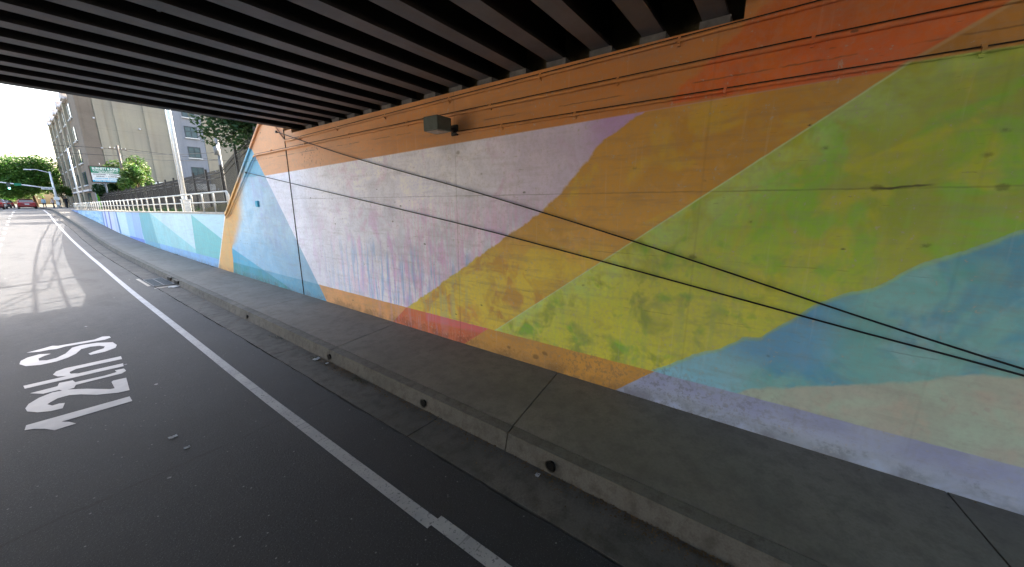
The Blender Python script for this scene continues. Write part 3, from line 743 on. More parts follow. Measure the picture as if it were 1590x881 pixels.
# small weeds
bm = new_bm()
for cx_,cy_,n in ((2.56,4.6,50),(2.57,5.9,25),(2.6,7.5,20),(4.13,17.2,40),(4.12,18.1,40),(4.14,22,40)):
    for i in range(n):
        x=cx_+random.gauss(0,.03); y=cy_+random.gauss(0,.10 if cx_<3 else .3); z=zr(y)+(SW+.01 if cx_>3 else 0)
        a=random.random()*6.28; h=random.uniform(.01,.04); w=.006
        bm.faces.new([bm.verts.new(p) for p in ((x-w,y-w,z),(x+w,y+w,z),(x+math.cos(a)*.03,y+math.sin(a)*.03,z+h))])
tag(obj('weeds',bm,M_leafC),'tufts of small weeds in the gutter and at the wall foot','weeds',kind='stuff')

# ------------------------------------------------------------------ railing on the low wall
rl = thing('metal_railing','silver-grey tube railing along the top of the low mural wall','railing',(WX+.14,14.8,2.25))
RX = WX+.13
bm = new_bm()
ysr = ys_between(14.85,66,1.35)
tube(bm,[(RX,14.72,wtop(15)+.02),(RX,14.68,wtop(15)+.55),(RX,14.78,wtop(15)+.66)]+[(RX,y,wtop(y)+.68-.0015*(y-15)) for y in ysr],.027,8); part('top_rail', bm, M_rail, rl)
bm = new_bm(); tube(bm,[(RX,y,wtop(y)+.34) for y in ysr],.021,8); part('middle_rail', bm, M_rail, rl)
pr=None
for y in ysr:
    if pr is None:
        bm = new_bm(); tube(bm,[(RX,y,wtop(y)-.02),(RX,y,wtop(y)+.55),(RX,y+.03,wtop(y)+.64),(RX,y+.10,wtop(y)+.68)],.026,8); pr = part('post', bm, M_rail, rl); p0=(y,wtop(y))
    elif y<66:
        c = pr.copy(); C.objects.link(c); c.parent = rl; c.location=(0,y-p0[0],wtop(y)-p0[1])

# ------------------------------------------------------------------ picket fence
FP = [(16.2,5.55),(19.6,5.75),(30,6.2),(45,6.75),(74,7.2)]   # (y,x)
FT = [(9.5,5.95),(14,5.15),(17.75,4.5),(20.3,4.0),(30,3.92),(45,3.88),(60,3.8),(74,3.72)]
FB = [(9.5,3.9),(14,2.95),(17.75,2.4),(20.3,1.95),(30,1.95),(45,1.85),(60,1.75),(74,1.68)]
FXp = [(9.5,5.3),(16.2,5.5),(19.6,5.75),(30,6.2),(45,6.75),(74,7.2)]
pf = thing('picket_fence','tall black metal picket fence behind the railing, climbing the embankment at its near end','fence',(5.75,19.6,1.95))
yp = []
y=10.0
while y<74: yp.append(y); y+=2.55
nt=0
for y in yp:
    x=interp(y,FXp); bm=new_bm(); box(bm,(x,y,(interp(y,FB)+interp(y,FT))/2+.08),(.08,.08,interp(y,FT)-interp(y,FB)+.2)); part('post',bm,M_fence,pf)
for k,(zf,nm) in enumerate(((-.12,'rail'),(-.0,'rail'),(.28,'rail'))):
    bm=new_bm()
    for a,b in zip(yp,yp[1:]):
        z=lambda q: (interp(q,FT)+zf) if k<2 else interp(q,FB)+zf
        if k==1: z=lambda q: interp(q,FT)-.32
        tube(bm,[(interp(a,FXp),a,z(a)),(interp(b,FXp),b,z(b))],.022,4)
    part('rail',bm,M_fence,pf)
bm=new_bm(); y=10.0
while y<73.9:
    x=interp(y,FXp); zt=interp(y,FT); zb=interp(y,FB)
    box(bm,(x,y,(zt+zb)/2+.03),(.018,.018,zt-zb)); y+=.13 if y<40 else .18
o=part('pickets',bm,M_fence,pf); o['kind']='stuff'

# ------------------------------------------------------------------ poles and wires
def pole(name,label,x,y,z0,z1,r0,r1,mat,cat='pole'):
    t=thing(name,label,cat,(x,y,z0)); bm=new_bm(); tube(bm,[(x,y,z0),(x,y,(z0+z1)/2),(x,y,z1)],[r0,(r0+r1)/2,r1],14); part('shaft',bm,mat,t); return t
t=pole('light_pole','tall pale galvanised pole with square base rising behind the railing',4.62,21.3,1.9,10.5,.078,.06,M_galv,'light pole')
bm=new_bm(); box(bm,(4.62,21.3,2.32),(.27,.27,.72)); bevel(bm,.02); box(bm,(4.62,21.3,2.70),(.3,.3,.05)); part('base_box',bm,M_galv,t)
bm=new_bm(); tube(bm,[(4.53,21.38,2.7),(4.53,21.38,9.5)],.018,6); part('conduit',bm,M_galv,t)
bm=new_bm(); tube(bm,[(4.62,21.3,10.4),(4.2,21.3,10.8),(2.4,21.3,11.0)],[.05,.045,.035],8); part('arm',bm,M_galv,t)
bm=new_bm(); box(bm,(2.1,21.3,10.98),(.75,.28,.14)); bevel(bm,.04); part('lamp_head',bm,M_galv,t)
pole('light_pole','thin pale pole by the railing in front of the warehouse facade',4.5,60.5,1.9,8.15,.075,.05,M_galv,'light pole')
t=pole('utility_pole','grey utility pole at the black fence corner beside the dark tree',6.32,22.0,1.9,5.75,.09,.06,M_pole,'utility pole')
bm=new_bm(); box(bm,(6.32,22,5.5),(.06,.7,.06)); tube(bm,[(6.32,22,5.7),(6.32,22,6.05)],.02,6); part('crossarm',bm,M_pole,t)
bm=new_bm(); tube(bm,[(6.2,21.9,4.8),(6.2,21.9,5.25)],.09,10); part('transformer',bm,M_pole,t)
t=pole('utility_pole','weathered wooden utility pole with a crossarm above the small green tree',8.1,60,1.7,8.85,.13,.10,M_wood,'utility pole')
bm=new_bm(); box(bm,(8.1,60,8.45),(1.5,.1,.1),rz=.3); part('crossarm',bm,M_wood,t)
bm=new_bm()
for dx in (-.6,-.25,.3,.62): tube(bm,[(8.1+dx,60+dx*.3,8.5),(8.1+dx,60+dx*.3,8.62)],.035,6)
part('insulators',bm,M_white,t)
def span(a,b,sag,label,r=.022):
    a=Vector(a);b=Vector(b); pts=[a.lerp(b,i/24)-Vector((0,0,sag*4*(i/24)*(1-i/24))) for i in range(25)]
    bm=new_bm(); tube(bm,pts,r,4); tag(obj('power_line',bm,M_wire),label,'wire','overhead power lines')
span((8.1,60,8.5),(-22,64,8.6),.25,'upper overhead wire crossing the road from the wooden pole')
span((8.1,60,7.75),(-22,64,8.2),.25,'lower overhead wire crossing the road from the wooden pole')
span((8.1,60,8.5),(6.32,22,4.95),.3,'upper wire from the wooden pole to the fence corner pole',.013)
span((8.1,60,7.9),(6.32,22,4.6),.25,'lower wire from the wooden pole to the fence corner pole',.013)
span((8.1,60,8.6),(25,60,8.2),.2,'wire from the wooden pole passing right across the warehouse side',.018)

# ------------------------------------------------------------------ warehouse
wh = thing('warehouse','large beige concrete warehouse with a blank side wall and one column of windows','building',(8,82,1.78))
Z0=1.6; ZT=19.4
bm=new_bm(); prism(bm,[(7.95,82),(60,82),(60,126),(8.0,126),(8.0,82.05)],'z',Z0,ZT-1.0); part('wall',bm,M_bside,wh)
bm=new_bm(); box(bm,(7.90,85.5,(Z0+21.5)/2),(.12,6.9,21.5-Z0)); box(bm,(8.62,81.94,(Z0+21.5)/2),(1.55,.12,21.5-Z0)); box(bm,(9.4,86,20.3),(2.9,7.6,2.4)); part('corner_tower',bm,M_bfront,wh)
bm=new_bm(); box(bm,(7.92,107.6,(Z0+18.2)/2),(.14,36.8,18.2-Z0)); part('facade',bm,M_bfront,wh)
for y in (94,102.2,110.6,118.8,125.6):
    bm=new_bm(); box(bm,(7.72,y,(Z0+18.3)/2),(.36,1.3,18.3-Z0)); part('pilaster',bm,M_bside,wh)
    bm=new_bm(); box(bm,(7.7,y-2.6,19.0),(.75,3.4,.25)); box(bm,(7.62,y-2.6,18.55),(.6,2.6,.7)); part('parapet_block',bm,M_cap,wh)
bm=new_bm(); box(bm,(7.78,107.6,18.25),(.5,36.8,.3)); part('cornice',bm,M_cap,wh)
bm=new_bm(); box(bm,(7.74,106,4.6),(.4,40,.25)); part('belt_course',bm,M_cap,wh)
pw=None
for bi,y0 in enumerate((90.2,98.1,106.4,114.7,122.2)):
    for fl in range(5):
        for s in (-1.3,1.3):
            zz=3.0+fl*3.3+(0 if fl else .1)
            if pw is None:
                bm=new_bm(); box(bm,(7.83,y0+s,zz+.2),(.06,1.55,2.05)); pw=part('window',bm,M_wframe,wh); pp0=(y0+s,zz)
                bm=new_bm(); box(bm,(7.785,y0+s,zz+.2),(.04,1.35,1.85)); pg=part('pane',bm,M_wglass,pw)
                pg.parent=pw
                bm=new_bm(); box(bm,(7.74,y0+s,zz-.9),(.2,1.75,.12)); ps=part('sill',bm,M_sill,pw); 
            else:
                a=pw.copy();C.objects.link(a);a.parent=wh;a.location=(0,y0+s-pp0[0],zz-pp0[1])
                for q in (pg,ps):
                    b=q.copy();C.objects.link(b);b.parent=a;b.location=(0,0,0)
# side wall: flat pilasters, grey window bay
for x in (9.95,11.7,15.0,18.0-.35,22.05,27,33): 
    bm=new_bm(); box(bm,(x,81.93,(Z0+20)/2),(.55 if x!=9.95 else .9,.16,20-Z0)); part('pilaster',bm,M_bside,wh)
bm=new_bm(); box(bm,(19.85,81.95,(Z0+20)/2),(3.8,.10,20-Z0)); part('window_bay',bm,M_bgrey,wh)
bm=new_bm(); box(bm,(35,81.9,20.1),(51,.5,.4)); box(bm,(35,82.3,19.2),(50,.5,1.7)); part('parapet',bm,M_bside,wh)
bm=new_bm(); box(bm,(9.0,81.86,3.5),(2.6,.06,4.0)); part('dark_base',bm,M_bgrey,wh)
for i,zz in enumerate((4.4,7.85,11.15,14.4,17.6)):
    bm=new_bm(); x=20.15
    for dx in (-.78,.78): box(bm,(x+dx,81.87,zz),(.10,.12,1.75))
    for dz in (-.85,.85): box(bm,(x,81.87,zz+dz),(1.66,.12,.10))
    box(bm,(x,81.87,zz),(.07,.1,1.7)); box(bm,(x,81.87,zz+.1),(1.5,.1,.06))
    wn=part('window',bm,M_wframe,wh)
    bm=new_bm(); box(bm,(x,81.885,zz),(1.5,.03,1.65)); part('pane',bm,M_wglass,wn)
    bm=new_bm(); box(bm,(x,81.78,zz-.97),(1.9,.28,.12)); part('sill',bm,M_sill,wn)
for x,z in ((13.9,13.9),(9.3,14.7),(9.45,10.6),(9.5,6.6),(22.6,8.3),(22.6,5.2)):
    bm=new_bm(); box(bm,(x,81.8,z),(.22,.25,.22)); bevel(bm,.03); part('wall_lamp',bm,M_cap,wh)
t=thing('low_shed','long low white-roofed shed behind the black fence','building',(14,70,1.7))
bm=new_bm(); box(bm,(14.6,70,2.9),(7,5,2.4)); part('wall',bm,M_shop,t)
bm=new_bm(); box(bm,(14.6,70,4.95),(7.4,5.4,.9)); part('roof',bm,M_white,t)
t=thing('corner_shop','pale low shop with orange fascia past the intersection','building',(8,150,1.78))
bm=new_bm(); box(bm,(12,150,4.4),(9,16,5.4)); part('wall',bm,M_shop,t)
bm=new_bm(); box(bm,(11.9,141.85,6.4),(9.1,.3,1.9)); part('sign_band',bm,M_white,t)
bm=new_bm(); box(bm,(11.9,141.8,7.5),(9.3,.5,.35)); part('fascia',bm,M_orange,t)
bm=new_bm(); box(bm,(9.2,141.9,3.3),(2.4,.15,2.6)); part('window',bm,M_wglass,t)
# far buildings left, mostly behind the trees
for (x,y,w,d,h,l) in ((-16,150,12,30,6.5,'pale distant building at the left edge beyond the trees'),(-20,100,14,30,7,'low distant building across the street, left of the cars')):
    t=thing('distant_building',l,'building',(x,y,1.78)); bm=new_bm(); box(bm,(x,y,1.7+h/2),(w,d,h)); part('wall',bm,M_shop,t)
    bm=new_bm(); box(bm,(x,y,1.7+h+.15),(w+.5,d+.5,.3)); part('roof',bm,M_conc,t)
    for k in range(4):
        bm=new_bm(); box(bm,(x+w/2+.03,y-d/2+4+k*7,3.4),(.06,3,1.7)); part('window',bm,M_wglass,t)

# ------------------------------------------------------------------ billboard sign
def text_mesh(body, size, loc, mat, parent, name='lettering', width=None, bold=.006):
    cu=bpy.data.curves.new('t','FONT'); cu.body=body; cu.size=size; cu.extrude=.006; cu.align_x='CENTER'; cu.align_y='CENTER'; cu.offset=bold
    o=bpy.data.objects.new('t',cu); C.objects.link(o); dg=bpy.context.evaluated_depsgraph_get(); dg.update()
    me=bpy.data.meshes.new_from_object(o.evaluated_get(dg)); bpy.data.objects.remove(o)
    if width:
        vx=[v.co.x for v in me.vertices]; k=width/(max(vx)-min(vx))
        for v in me.vertices: v.co.x*=k
    me.transform(Matrix.Translation(loc) @ Matrix.Rotation(R(90),4,'X'))
    me.transform(Matrix.Translation(-parent_world(parent)))
    me.materials.clear(); me.materials.append(mat); p=bpy.data.objects.new(name,me); C.objects.link(p); p.parent=parent; return p
sy=66.0
sg=thing('billboard','green and white roadside billboard on a single post above the fence','sign',(7.4,sy,1.7))
sx0,sx1,sz0,sz1=6.28,8.68,5.12,6.83; scx=(sx0+sx1)/2; sw=sx1-sx0
bm=new_bm(); box(bm,(scx,sy+.05,(sz0+sz1)/2),(sw+.22,.16,sz1-sz0+.2)); part('frame',bm,M_brown,sg)
zm=6.12
bm=new_bm(); box(bm,(scx,sy-.05,(zm+sz1)/2),(sw,.03,sz1-zm)); part('green_panel',bm,M_green,sg)
bm=new_bm(); box(bm,(scx,sy-.05,(zm+sz0+.2)/2),(sw,.03,zm-sz0-.2)); part('white_panel',bm,M_white,sg)
bm=new_bm(); box(bm,(scx,sy-.05,sz0+.1),(sw,.03,.2)); part('bottom_strip',bm,M_bluet,sg)
text_mesh('BURNETT & SONS',.36,(scx,sy-.075,6.62),M_white,sg,width=sw*.88,bold=.012)
text_mesh('PLANING MILL & LUMBER CO.',.17,(scx,sy-.075,6.36),M_white,sg,width=sw*.86)
text_mesh('MILLWORK',.14,(scx,sy-.075,6.20),M_white,sg,width=sw*.5)
text_mesh('MOULDINGS  *  FLOORING',.17,(scx,sy-.075,5.98),M_dk,sg,width=sw*.9)
text_mesh('SIDING  *  LUMBER',.17,(scx,sy-.075,5.74),M_dk,sg,width=sw*.72)
text_mesh('CUSTOM DOORS',.17,(scx,sy-.075,5.50),M_bluet,sg,width=sw*.86)
text_mesh('OPEN TO THE PUBLIC',.13,(scx,sy-.075,5.22),M_white,sg,width=sw*.86)
bm=new_bm(); tube(bm,[(7.25,sy+.1,1.6),(7.25,sy+.1,5.1)],.09,10); tube(bm,[(7.1,sy+.1,6.9),(7.1,sy+.1,7.3)],.04,6); part('post',bm,M_pole,sg)

# ------------------------------------------------------------------ signal mast and street lamp at the crossing
sgn=thing('traffic_signal','traffic signal pole with a long mast arm, street name plates and a lamp arm','traffic signal',(4.3,88,1.8))
X,Y=4.3,88
bm=new_bm(); tube(bm,[(X,Y,1.75),(X,Y,4.5),(X,Y,7.2)],[.16,.13,.09],12); part('pole',bm,M_galv,sgn)
bm=new_bm(); tube(bm,[(X,Y,4.7),(2.0,Y,5.1),(-1,Y,5.55),(-4.5,Y,5.95)],[.10,.085,.07,.05],8); part('mast_arm',bm,M_galv,sgn)
bm=new_bm(); tube(bm,[(X,Y,7.0),(X-.4,Y,7.15),(X-1.2,Y,7.4),(X-1.7,Y,7.38)],[.06,.05,.04,.04],8); part('lamp_arm',bm,M_galv,sgn)
bm=new_bm(); box(bm,(X-1.95,Y,7.34),(.7,.3,.14)); bevel(bm,.04); part('lamp_head',bm,M_galv,sgn)
bm=new_bm(); box(bm,(3.75,Y-.12,4.78),(1.25,.04,.32)); p=part('name_plate',bm,M_white,sgn)
text_mesh('North B St',.2,(3.75,Y-.15,4.78),M_dk,p,width=1.0)
bm=new_bm(); box(bm,(1.15,Y-.12,5.22),(.62,.05,.34)); part('green_plate',bm,M_green,sgn)
M_sig=simple('signal_housing','4A5250','3C4442',6); M_go=G('signal_green_lamp'); M_go.b.inputs['Emission Color'].default_value=(.2,1,.7,1); M_go.b.inputs['Emission Strength'].default_value=2.5; M_go=M_go.out('1F9A70')
for xx,zz in ((.35,4.95),(-2.6,5.3)):
    bm=new_bm(); box(bm,(xx,Y-.05,zz),(.32,.22,.95)); bevel(bm,.03); q=part('signal_head',bm,M_sig,sgn)
    bm=new_bm(); tube(bm,[(xx,Y-.2,zz-.3),(xx,Y-.15,zz-.3)],.1,12); part('green_lamp',bm,M_go,q)
bm=new_bm(); box(bm,(X,Y-.25,3.3),(.55,.2,.45)); bevel(bm,.03); part('walk_signal',bm,M_white,sgn)
bm=new_bm(); box(bm,(X,Y-.2,2.6),(.35,.25,.5)); bevel(bm,.02); part('control_box',bm,M_galv,sgn)

# ------------------------------------------------------------------ trees
def tree(name,label,base,trunk_h,crown,n,leaf,mat,cat='tree',lobes=9,limbs=7,seed=1,r0=.2,group=None):
    rnd=random.Random(seed); cx_,cy_,cz_,rx,ry,rz=crown
    t=thing(name,label,cat,base,group)
    bm=new_bm(); b=Vector(base); top=Vector((cx_,cy_,cz_))
    tube(bm,[b,b.lerp(Vector((cx_,cy_,b.z+trunk_h)),.5)+Vector((.05,0,0)),Vector((cx_,cy_,b.z+trunk_h)),top],[r0,r0*.8,r0*.65,r0*.3],8)
    L=[]
    for i in range(lobes):
        a=rnd.random()*6.28; e=rnd.uniform(-.6,1.0); q=rnd.uniform(.35,.8)
        L.append((Vector((cx_+math.cos(a)*math.cos(e)*rx*q, cy_+math.sin(a)*math.cos(e)*ry*q, cz_+math.sin(e)*rz*q)), rnd.uniform(.32,.52)))
    for i in range(limbs):
        p=L[i%len(L)][0]; s=Vector((cx_,cy_,b.z+trunk_h*rnd.uniform(.8,1.1)))
        tube(bm,[s,s.lerp(p,.5)+Vector((0,0,rz*.08)),p],[r0*.4,r0*.25,r0*.08],6)
    part('trunk',bm,M_trunk,t)
    me=bpy.data.meshes.new('crown'); vs=[];fs=[];tones=[]
    for i in range(n):
        c,q=L[rnd.randrange(len(L))]
        while True:
            v=Vector((rnd.gauss(0,1),rnd.gauss(0,1),rnd.gauss(0,1)))
            if v.length>.01: break
        rr=q*(rnd.random()**.38)*(1.12 if rnd.random()<.12 else 1)
        v=v.normalized()*rr
        p=Vector((c.x+v.x*rx,c.y+v.y*ry,c.z+v.z*rz))
        s=leaf*rnd.uniform(.6,1.3); M=Matrix.Rotation(rnd.random()*6.28,3,'Z')@Matrix.Rotation(rnd.uniform(-1,1),3,'X')@Matrix.Rotation(rnd.uniform(-1,1),3,'Y')
        k=len(vs)
        for u in ((-s,0,0),(0,-s*.5,0),(s,0,s*.2),(0,s*.5,0)): vs.append(p+M@Vector(u)-b)
        fs.append((k,k+1,k+2,k+3)); tones.append(min(1,max(0,rnd.gauss(.5,.25))))
    me.from_pydata(vs,[],fs); at=me.attributes.new('tone','FLOAT','FACE')
    at.data.foreach_set('value',tones)
    me.materials.append(mat); o=bpy.data.objects.new('crown',me); C.objects.link(o); o.parent=t
    return t
tree('broad_tree','big round green street tree beyond the traffic signal',(3.4,128,1.78),3.2,(3.2,128,7.3,6.6,6,5.0),16000,.26,M_leafA,seed=3,lobes=22,r0=.3)
tree('broad_tree','wide green tree behind the left side of the big round tree',(-4,132,1.78),3,(-4.5,132,6.0,6.0,6,4.2),11000,.28,M_leafA,seed=5,lobes=16,r0=.3)
tree('broad_tree','pale distant tree low at the left edge above the cars',(-6,240,1.78),3,(-5,240,6,9,7,5),6000,.4,M_leafD,seed=6,lobes=12,r0=.3)
tree('broad_tree','small yellow-green tree right of the signal pole',(6.4,112,1.78),2,(6.2,112,4.9,1.7,1.6,1.6),2500,.16,M_leafB,seed=8,lobes=8,r0=.12)
tree('young_tree','small bright green tree between the billboard and the blank warehouse wall',(9.4,68.5,1.7),1.6,(9.7,68.5,5.6,2.35,2.2,2.9),7000,.17,M_leafB,seed=11,lobes=13,r0=.12,group='small trees behind the fence')
tree('young_tree','nearest small green tree behind the black fence, added to shade the road, right of the wooden pole foot',(7.9,53,1.8),1.5,(7.95,53,5.0,1.25,1.8,1.85),4500,.14,M_leafB,seed=21,lobes=10,r0=.1,group='small trees behind the fence')  # extra crown, put here so its shadow falls across the road
tree('young_tree','middle small green tree behind the black fence, added to shade the far road',(9.1,60.8,1.7),1.5,(9.15,60.8,5.3,1.3,2.6,2.05),5000,.15,M_leafB,seed=22,lobes=11,r0=.1,group='small trees behind the fence')  # second extra crown, throws added shade farther along the road
tree('leafy_bush','dark bush under the billboard behind the fence',(7.6,69,1.7),.6,(7.7,69,3.9,1.5,1.3,1.7),3500,.14,M_leafC,'bush',seed=12,lobes=8,r0=.08)
tree('leafy_tree','dark leafy tree overhanging the fence beside the wing wall',(6.1,15.9,2.3),2.0,(6.55,16.1,5.65,2.05,1.8,1.9),24000,.088,M_leafC,seed=14,lobes=20,r0=.16,limbs=10)
tree('street_tree','tall shade tree between the fence and the warehouse',(11.2,56,1.8),2.6,(11.0,56,9.9,1.6,4,2.5),100,.1,M_leafB,seed=15,lobes=4,r0=.02) if False else None
bm=new_bm(); rnd=random.Random(4)
for i in range(1200):
    x=7.1+abs(rnd.gauss(0,.12)); y=73.5+rnd.gauss(0,.35); z=1.7+rnd.random()*2.1; s=.09; a=rnd.random()*6.28
    bm.faces.new([bm.verts.new(p) for p in ((x-s*math.cos(a),y-s*math.sin(a),z),(x,y,z-s*.6),(x+s*math.cos(a),y+s*math.sin(a),z),(x,y,z+s*.6))])
tag(obj('ivy_bush',bm,M_leafD),'bright green ivy clump at the far end of the black fence','bush')
# weeds along the fence foot
bm=new_bm()
for i in range(350):
    y=rnd.uniform(15,40); x=rnd.uniform(4.7,5.6); z=grade(x,y); h=rnd.uniform(.05,.35)*(1.6 if rnd.random()<.1 else 1); a=rnd.random()*6.28
    bm.faces.new([bm.verts.new(p) for p in ((x-.015,y,z),(x+.015,y,z),(x+math.cos(a)*.12,y+math.sin(a)*.12,z+h))])
tag(obj('grass_tufts',bm,M_leafC),'grass and weeds along the foot of the black fence','grass',kind='stuff')

# ------------------------------------------------------------------ cars
def car(label, x, y, colour, rz=0, grp='cars in the street ahead'):
    z0=zr(y)+.0; t=thing('parked_car' if abs(x)>4 else 'car',label,'car',(x,y,z0),grp)
    mat=simple('car_paint_'+colour[0],colour[1],colour[2],2,.25,.1,.6)
    W=.89
    # lower body: stations along length (y from rear -2.25 to front 2.25)
    st=[(-2.28,.42,.78,.74),(-2.2,.30,.96,.84),(-1.6,.24,1.02,W),(-.6,.22,.98,W),(.6,.22,.95,W),(1.3,.24,.90,W),(2.0,.28,.80,.85),(2.25,.38,.66,.72)]
    def P(a,b,c): return (x+a,y+b,z0+c)
    bm=new_bm(); rings=[]
    for yy,zb,zt,w in st:
        rings.append([bm.verts.new(P(sx,yy,zz)) for sx,zz in ((-w*.92,zb),(-w,zb+.15),(-w,(zb+zt)/2+.1),(-w*.93,zt-.04),(-w*.8,zt),(w*.8,zt),(w*.93,zt-.04),(w,(zb+zt)/2+.1),(w,zb+.15),(w*.92,zb))])
    for A,B in zip(rings,rings[1:]):
        for k in range(10): bm.faces.new((A[k],A[(k+1)%10],B[(k+1)%10],B[k]))
    bm.faces.new(rings[0]); bm.faces.new(rings[-1]); body=part('body',bm,mat,t,smooth=False)
    # cabin glass + roof
    cab=[(-1.75,1.0,.70),(-1.15,1.38,.60),(.25,1.42,.60),(1.1,.93,.70)]
    bm=new_bm(); rg=[]
    for yy,zt,w in cab: rg.append([bm.verts.new(P(-.80,yy,.94)),bm.verts.new(P(-w,yy,zt)),bm.verts.new(P(w,yy,zt)),bm.verts.new(P(.80,yy,.94))])
    for A,B in zip(rg,rg[1:]):
        for k in range(4): bm.faces.new((A[k],A[(k+1)%4],B[(k+1)%4],B[k]))
    bm.faces.new(rg[0]); bm.faces.new(rg[-1]); part('windows',bm,M_glass,t)
    bm=new_bm(); box(bm,P(0,-.45,1.425),(1.16,1.5,.05)); 
    for s in (-1,1):
        for (ya,za,yb,zb_) in ((-1.75,1.0,-1.15,1.40),(.25,1.42,1.1,.94)):
            tube(bm,[P(s*.78,ya,za-.02) if za<zb_ else P(s*.61,ya,za), P(s*.61,yb,zb_) if za<zb_ else P(s*.78,yb,zb_)],.04,5)
        tube(bm,[P(s*.79,-.45,.95),P(s*.62,-.45,1.41)],.035,5)
    part('roof',bm,mat,t)
    for sx in (-1,1):
        for yy in (-1.42,1.38):
            bm=new_bm(); tube(bm,[P(sx*.70,yy,.32),P(sx*.90,yy,.32)],.32,18); w=part('wheel',bm,M_tyre,t)
            bm=new_bm(); tube(bm,[P(sx*.895,yy,.32),P(sx*.912,yy,.32)],.2,12); part('rim',bm,M_rim,w)
        bm=new_bm(); box(bm,P(sx*.66,-2.25,.80),(.30,.08,.17)); bevel(bm,.01); part('tail_light',bm,M_tail,t)
        bm=new_bm(); box(bm,P(sx*.62,2.2,.62),(.30,.08,.14)); bevel(bm,.01); part('headlight',bm,M_head,t)
        bm=new_bm(); box(bm,P(sx*.95,.75,1.0),(.14,.1,.1)); part('mirror',bm,mat,t)
    bm=new_bm(); box(bm,P(0,-2.31,.70),(.42,.02,.18)); part('number_plate',bm,M_plate,t)
    bm=new_bm(); box(bm,P(0,-2.29,.45),(1.5,.10,.16)); bevel(bm,.02); part('bumper',bm,mat,t)
    if rz:
        t.rotation_euler.z=rz
    return t
car('bright red sedan seen from behind in the right lane ahead',1.55,95,('red','8A1E26','7A1820'))
car('maroon sedan at the left edge, nearest of the cars at the crossing',-1.35,84,('maroon','5E141E','4E1018'))
car('white car behind the maroon sedan at the crossing',-1.15,97,('white','C4C6C8','B8BABC'))
car('dark grey car beyond the white one in the queue',-.75,108,('dark_grey','2E3238','262A30'))
car('small dark red car farthest along the queue, left of the bright red sedan',-.35,122,('dark_red','6A2028','5A1820'))
car('black car cut off by the left edge of the view, nearest of all',-1.95,57,('black','15161A','1B1C20'))

# ------------------------------------------------------------------ people
def person(label,x,y,z0,h,shirt,trousers,rz,stride=.12,arm=.2):
    s=h/1.75
    V=[(0,0,.95),(0,0,1.15),(0,0,1.38),(0,.01,1.50),(0,.02,1.60),(0,.02,1.70),
       (.10,0,.90),(.11,stride,.50),(.11,stride*.8,.08),(.11,stride*.8+.14,.04),
       (-.10,0,.90),(-.11,-stride,.50),(-.11,-stride*1.6,.08),(-.11,-stride*1.6+.14,.04),
       (.19,0,1.40),(.24,-arm*.4,1.12),(.23,arm*.5,.88),(.23,arm*.7,.80),
       (-.19,0,1.40),(-.24,arm*.4,1.12),(-.23,arm*.9,.90),(-.23,arm*1.1,.82)]
    Ed=[(0,1),(1,2),(2,3),(3,4),(4,5),(0,6),(6,7),(7,8),(8,9),(0,10),(10,11),(11,12),(12,13),(2,14),(14,15),(15,16),(16,17),(2,18),(18,19),(19,20),(20,21)]
    rad=[.15,.14,.16,.06,.095,.085,.095,.062,.045,.04,.095,.062,.045,.04,.06,.042,.034,.03,.06,.042,.034,.03]
    me=bpy.data.meshes.new('p'); me.from_pydata([Vector(v)*s for v in V],Ed,[]); o=bpy.data.objects.new('p',me); C.objects.link(o)
    sk=o.modifiers.new('s','SKIN'); su=o.modifiers.new('u','SUBSURF'); su.levels=1
    for i,r in enumerate(rad): me.skin_vertices[0].data[i].radius=(r*s,r*s*(.75 if i<3 else 1))
    me.skin_vertices[0].data[0].use_root=True
    dg=bpy.context.evaluated_depsgraph_get(); dg.update()
    m2=bpy.data.meshes.new_from_object(o.evaluated_get(dg)); bpy.data.objects.remove(o)
    m2.materials.clear()
    for m in (simple('skin_tone','8A5F48','7C543E'),simple('shirt_cloth',shirt,shirt),simple('trouser_cloth',trousers,trousers),simple('hair','1E1814','241C16')): m2.materials.append(m)
    for p in m2.polygons:
        c=p.center/s
        if c.z>1.66 or (c.z>1.56 and c.y<0): p.material_index=3
        elif c.z>1.47: p.material_index=0
        elif c.z<.93 and abs(c.x)<.18: p.material_index=2
        elif c.z<.92: p.material_index=0
        else: p.material_index=1
        p.use_smooth=True
    o=bpy.data.objects.new('person',m2); C.objects.link(o); o.location=(x,y,z0); o.rotation_euler.z=rz
    tag(o,label,'person','people on the far corner')
person('person in dark clothes walking on the corner pavement right of the signal pole',5.25,90,1.88,1.75,'1C2026','22262C',.4)
person('person in a light blue shirt standing left of the signal pole',3.3,96,1.8,1.7,'9AB4C4','3A4250',2.8,.03)
person('person in a pale top beside the signal pole',4.0,91,1.8,1.68,'C4B4B4','2C3440',1.2,.08)
person('person in a brown jacket waiting farther along the corner',4.95,98,1.88,1.75,'5A4638','2A2A30',-.5,.03)

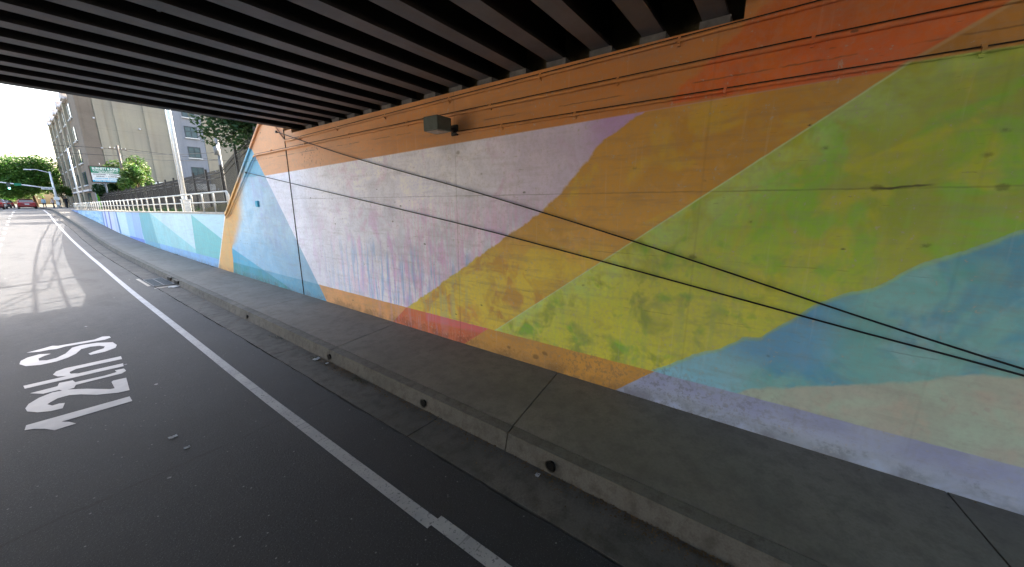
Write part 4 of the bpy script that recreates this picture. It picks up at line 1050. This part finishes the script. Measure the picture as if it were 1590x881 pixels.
# ------------------------------------------------------------------ sky, sun, camera
w=bpy.data.worlds.new('World'); bpy.context.scene.world=w; w.use_nodes=True
nt_=w.node_tree; bg=nt_.nodes['Background']; sk=nt_.nodes.new('ShaderNodeTexSky'); sk.sky_type='NISHITA'; sk.sun_disc=False
LD=Vector((-1.5,-.75,-1.0)).normalized()          # direction the light travels
elev=math.asin(-LD.z); S=-LD
az=math.atan2(S.x,S.y)      # from +Y towards +X
sk.sun_elevation=elev; sk.sun_rotation=az; sk.air_density=1.0; sk.dust_density=6.0; sk.ozone_density=.6
mxw=nt_.nodes.new('ShaderNodeMix'); mxw.data_type='RGBA'; mxw.blend_type='MULTIPLY'; mxw.inputs[0].default_value=1; mxw.inputs[7].default_value=(1.03,1,.95,1); nt_.links.new(sk.outputs[0],mxw.inputs[6]); nt_.links.new(mxw.outputs[2],bg.inputs[0]); bg.inputs[1].default_value=.15
sd=bpy.data.lights.new('sun','SUN'); sd.energy=3.4; sd.angle=R(.5); sd.color=(1,.95,.88)
so=bpy.data.objects.new('sun',sd); C.objects.link(so); so.rotation_euler=LD.to_track_quat('-Z','Y').to_euler()
cam=bpy.data.cameras.new('camera'); co=bpy.data.objects.new('camera',cam); C.objects.link(co)
Rm=((0.58951986,-0.17117384,0.78940854),(-0.80775016,-0.12789378,0.57548489),(0.00245248,-0.97690465,-0.21366162))
M=Matrix(((Rm[0][0],-Rm[0][1],-Rm[0][2],0),(Rm[1][0],-Rm[1][1],-Rm[1][2],0),(Rm[2][0],-Rm[2][1],-Rm[2][2],CH),(0,0,0,1)))
co.matrix_world=M
cam.sensor_fit='HORIZONTAL'; cam.sensor_width=36; cam.lens=555.714/1590*36; cam.clip_start=.05; cam.clip_end=6000
sc=bpy.context.scene; sc.camera=co
sc.view_settings.view_transform='Standard'; sc.view_settings.look='None'; sc.view_settings.gamma=1; sc.view_settings.use_curve_mapping=False
sc.view_settings.exposure=2.95
sc.cycles.max_bounces=6; sc.cycles.diffuse_bounces=5; sc.cycles.glossy_bounces=2; sc.cycles.transmission_bounces=2
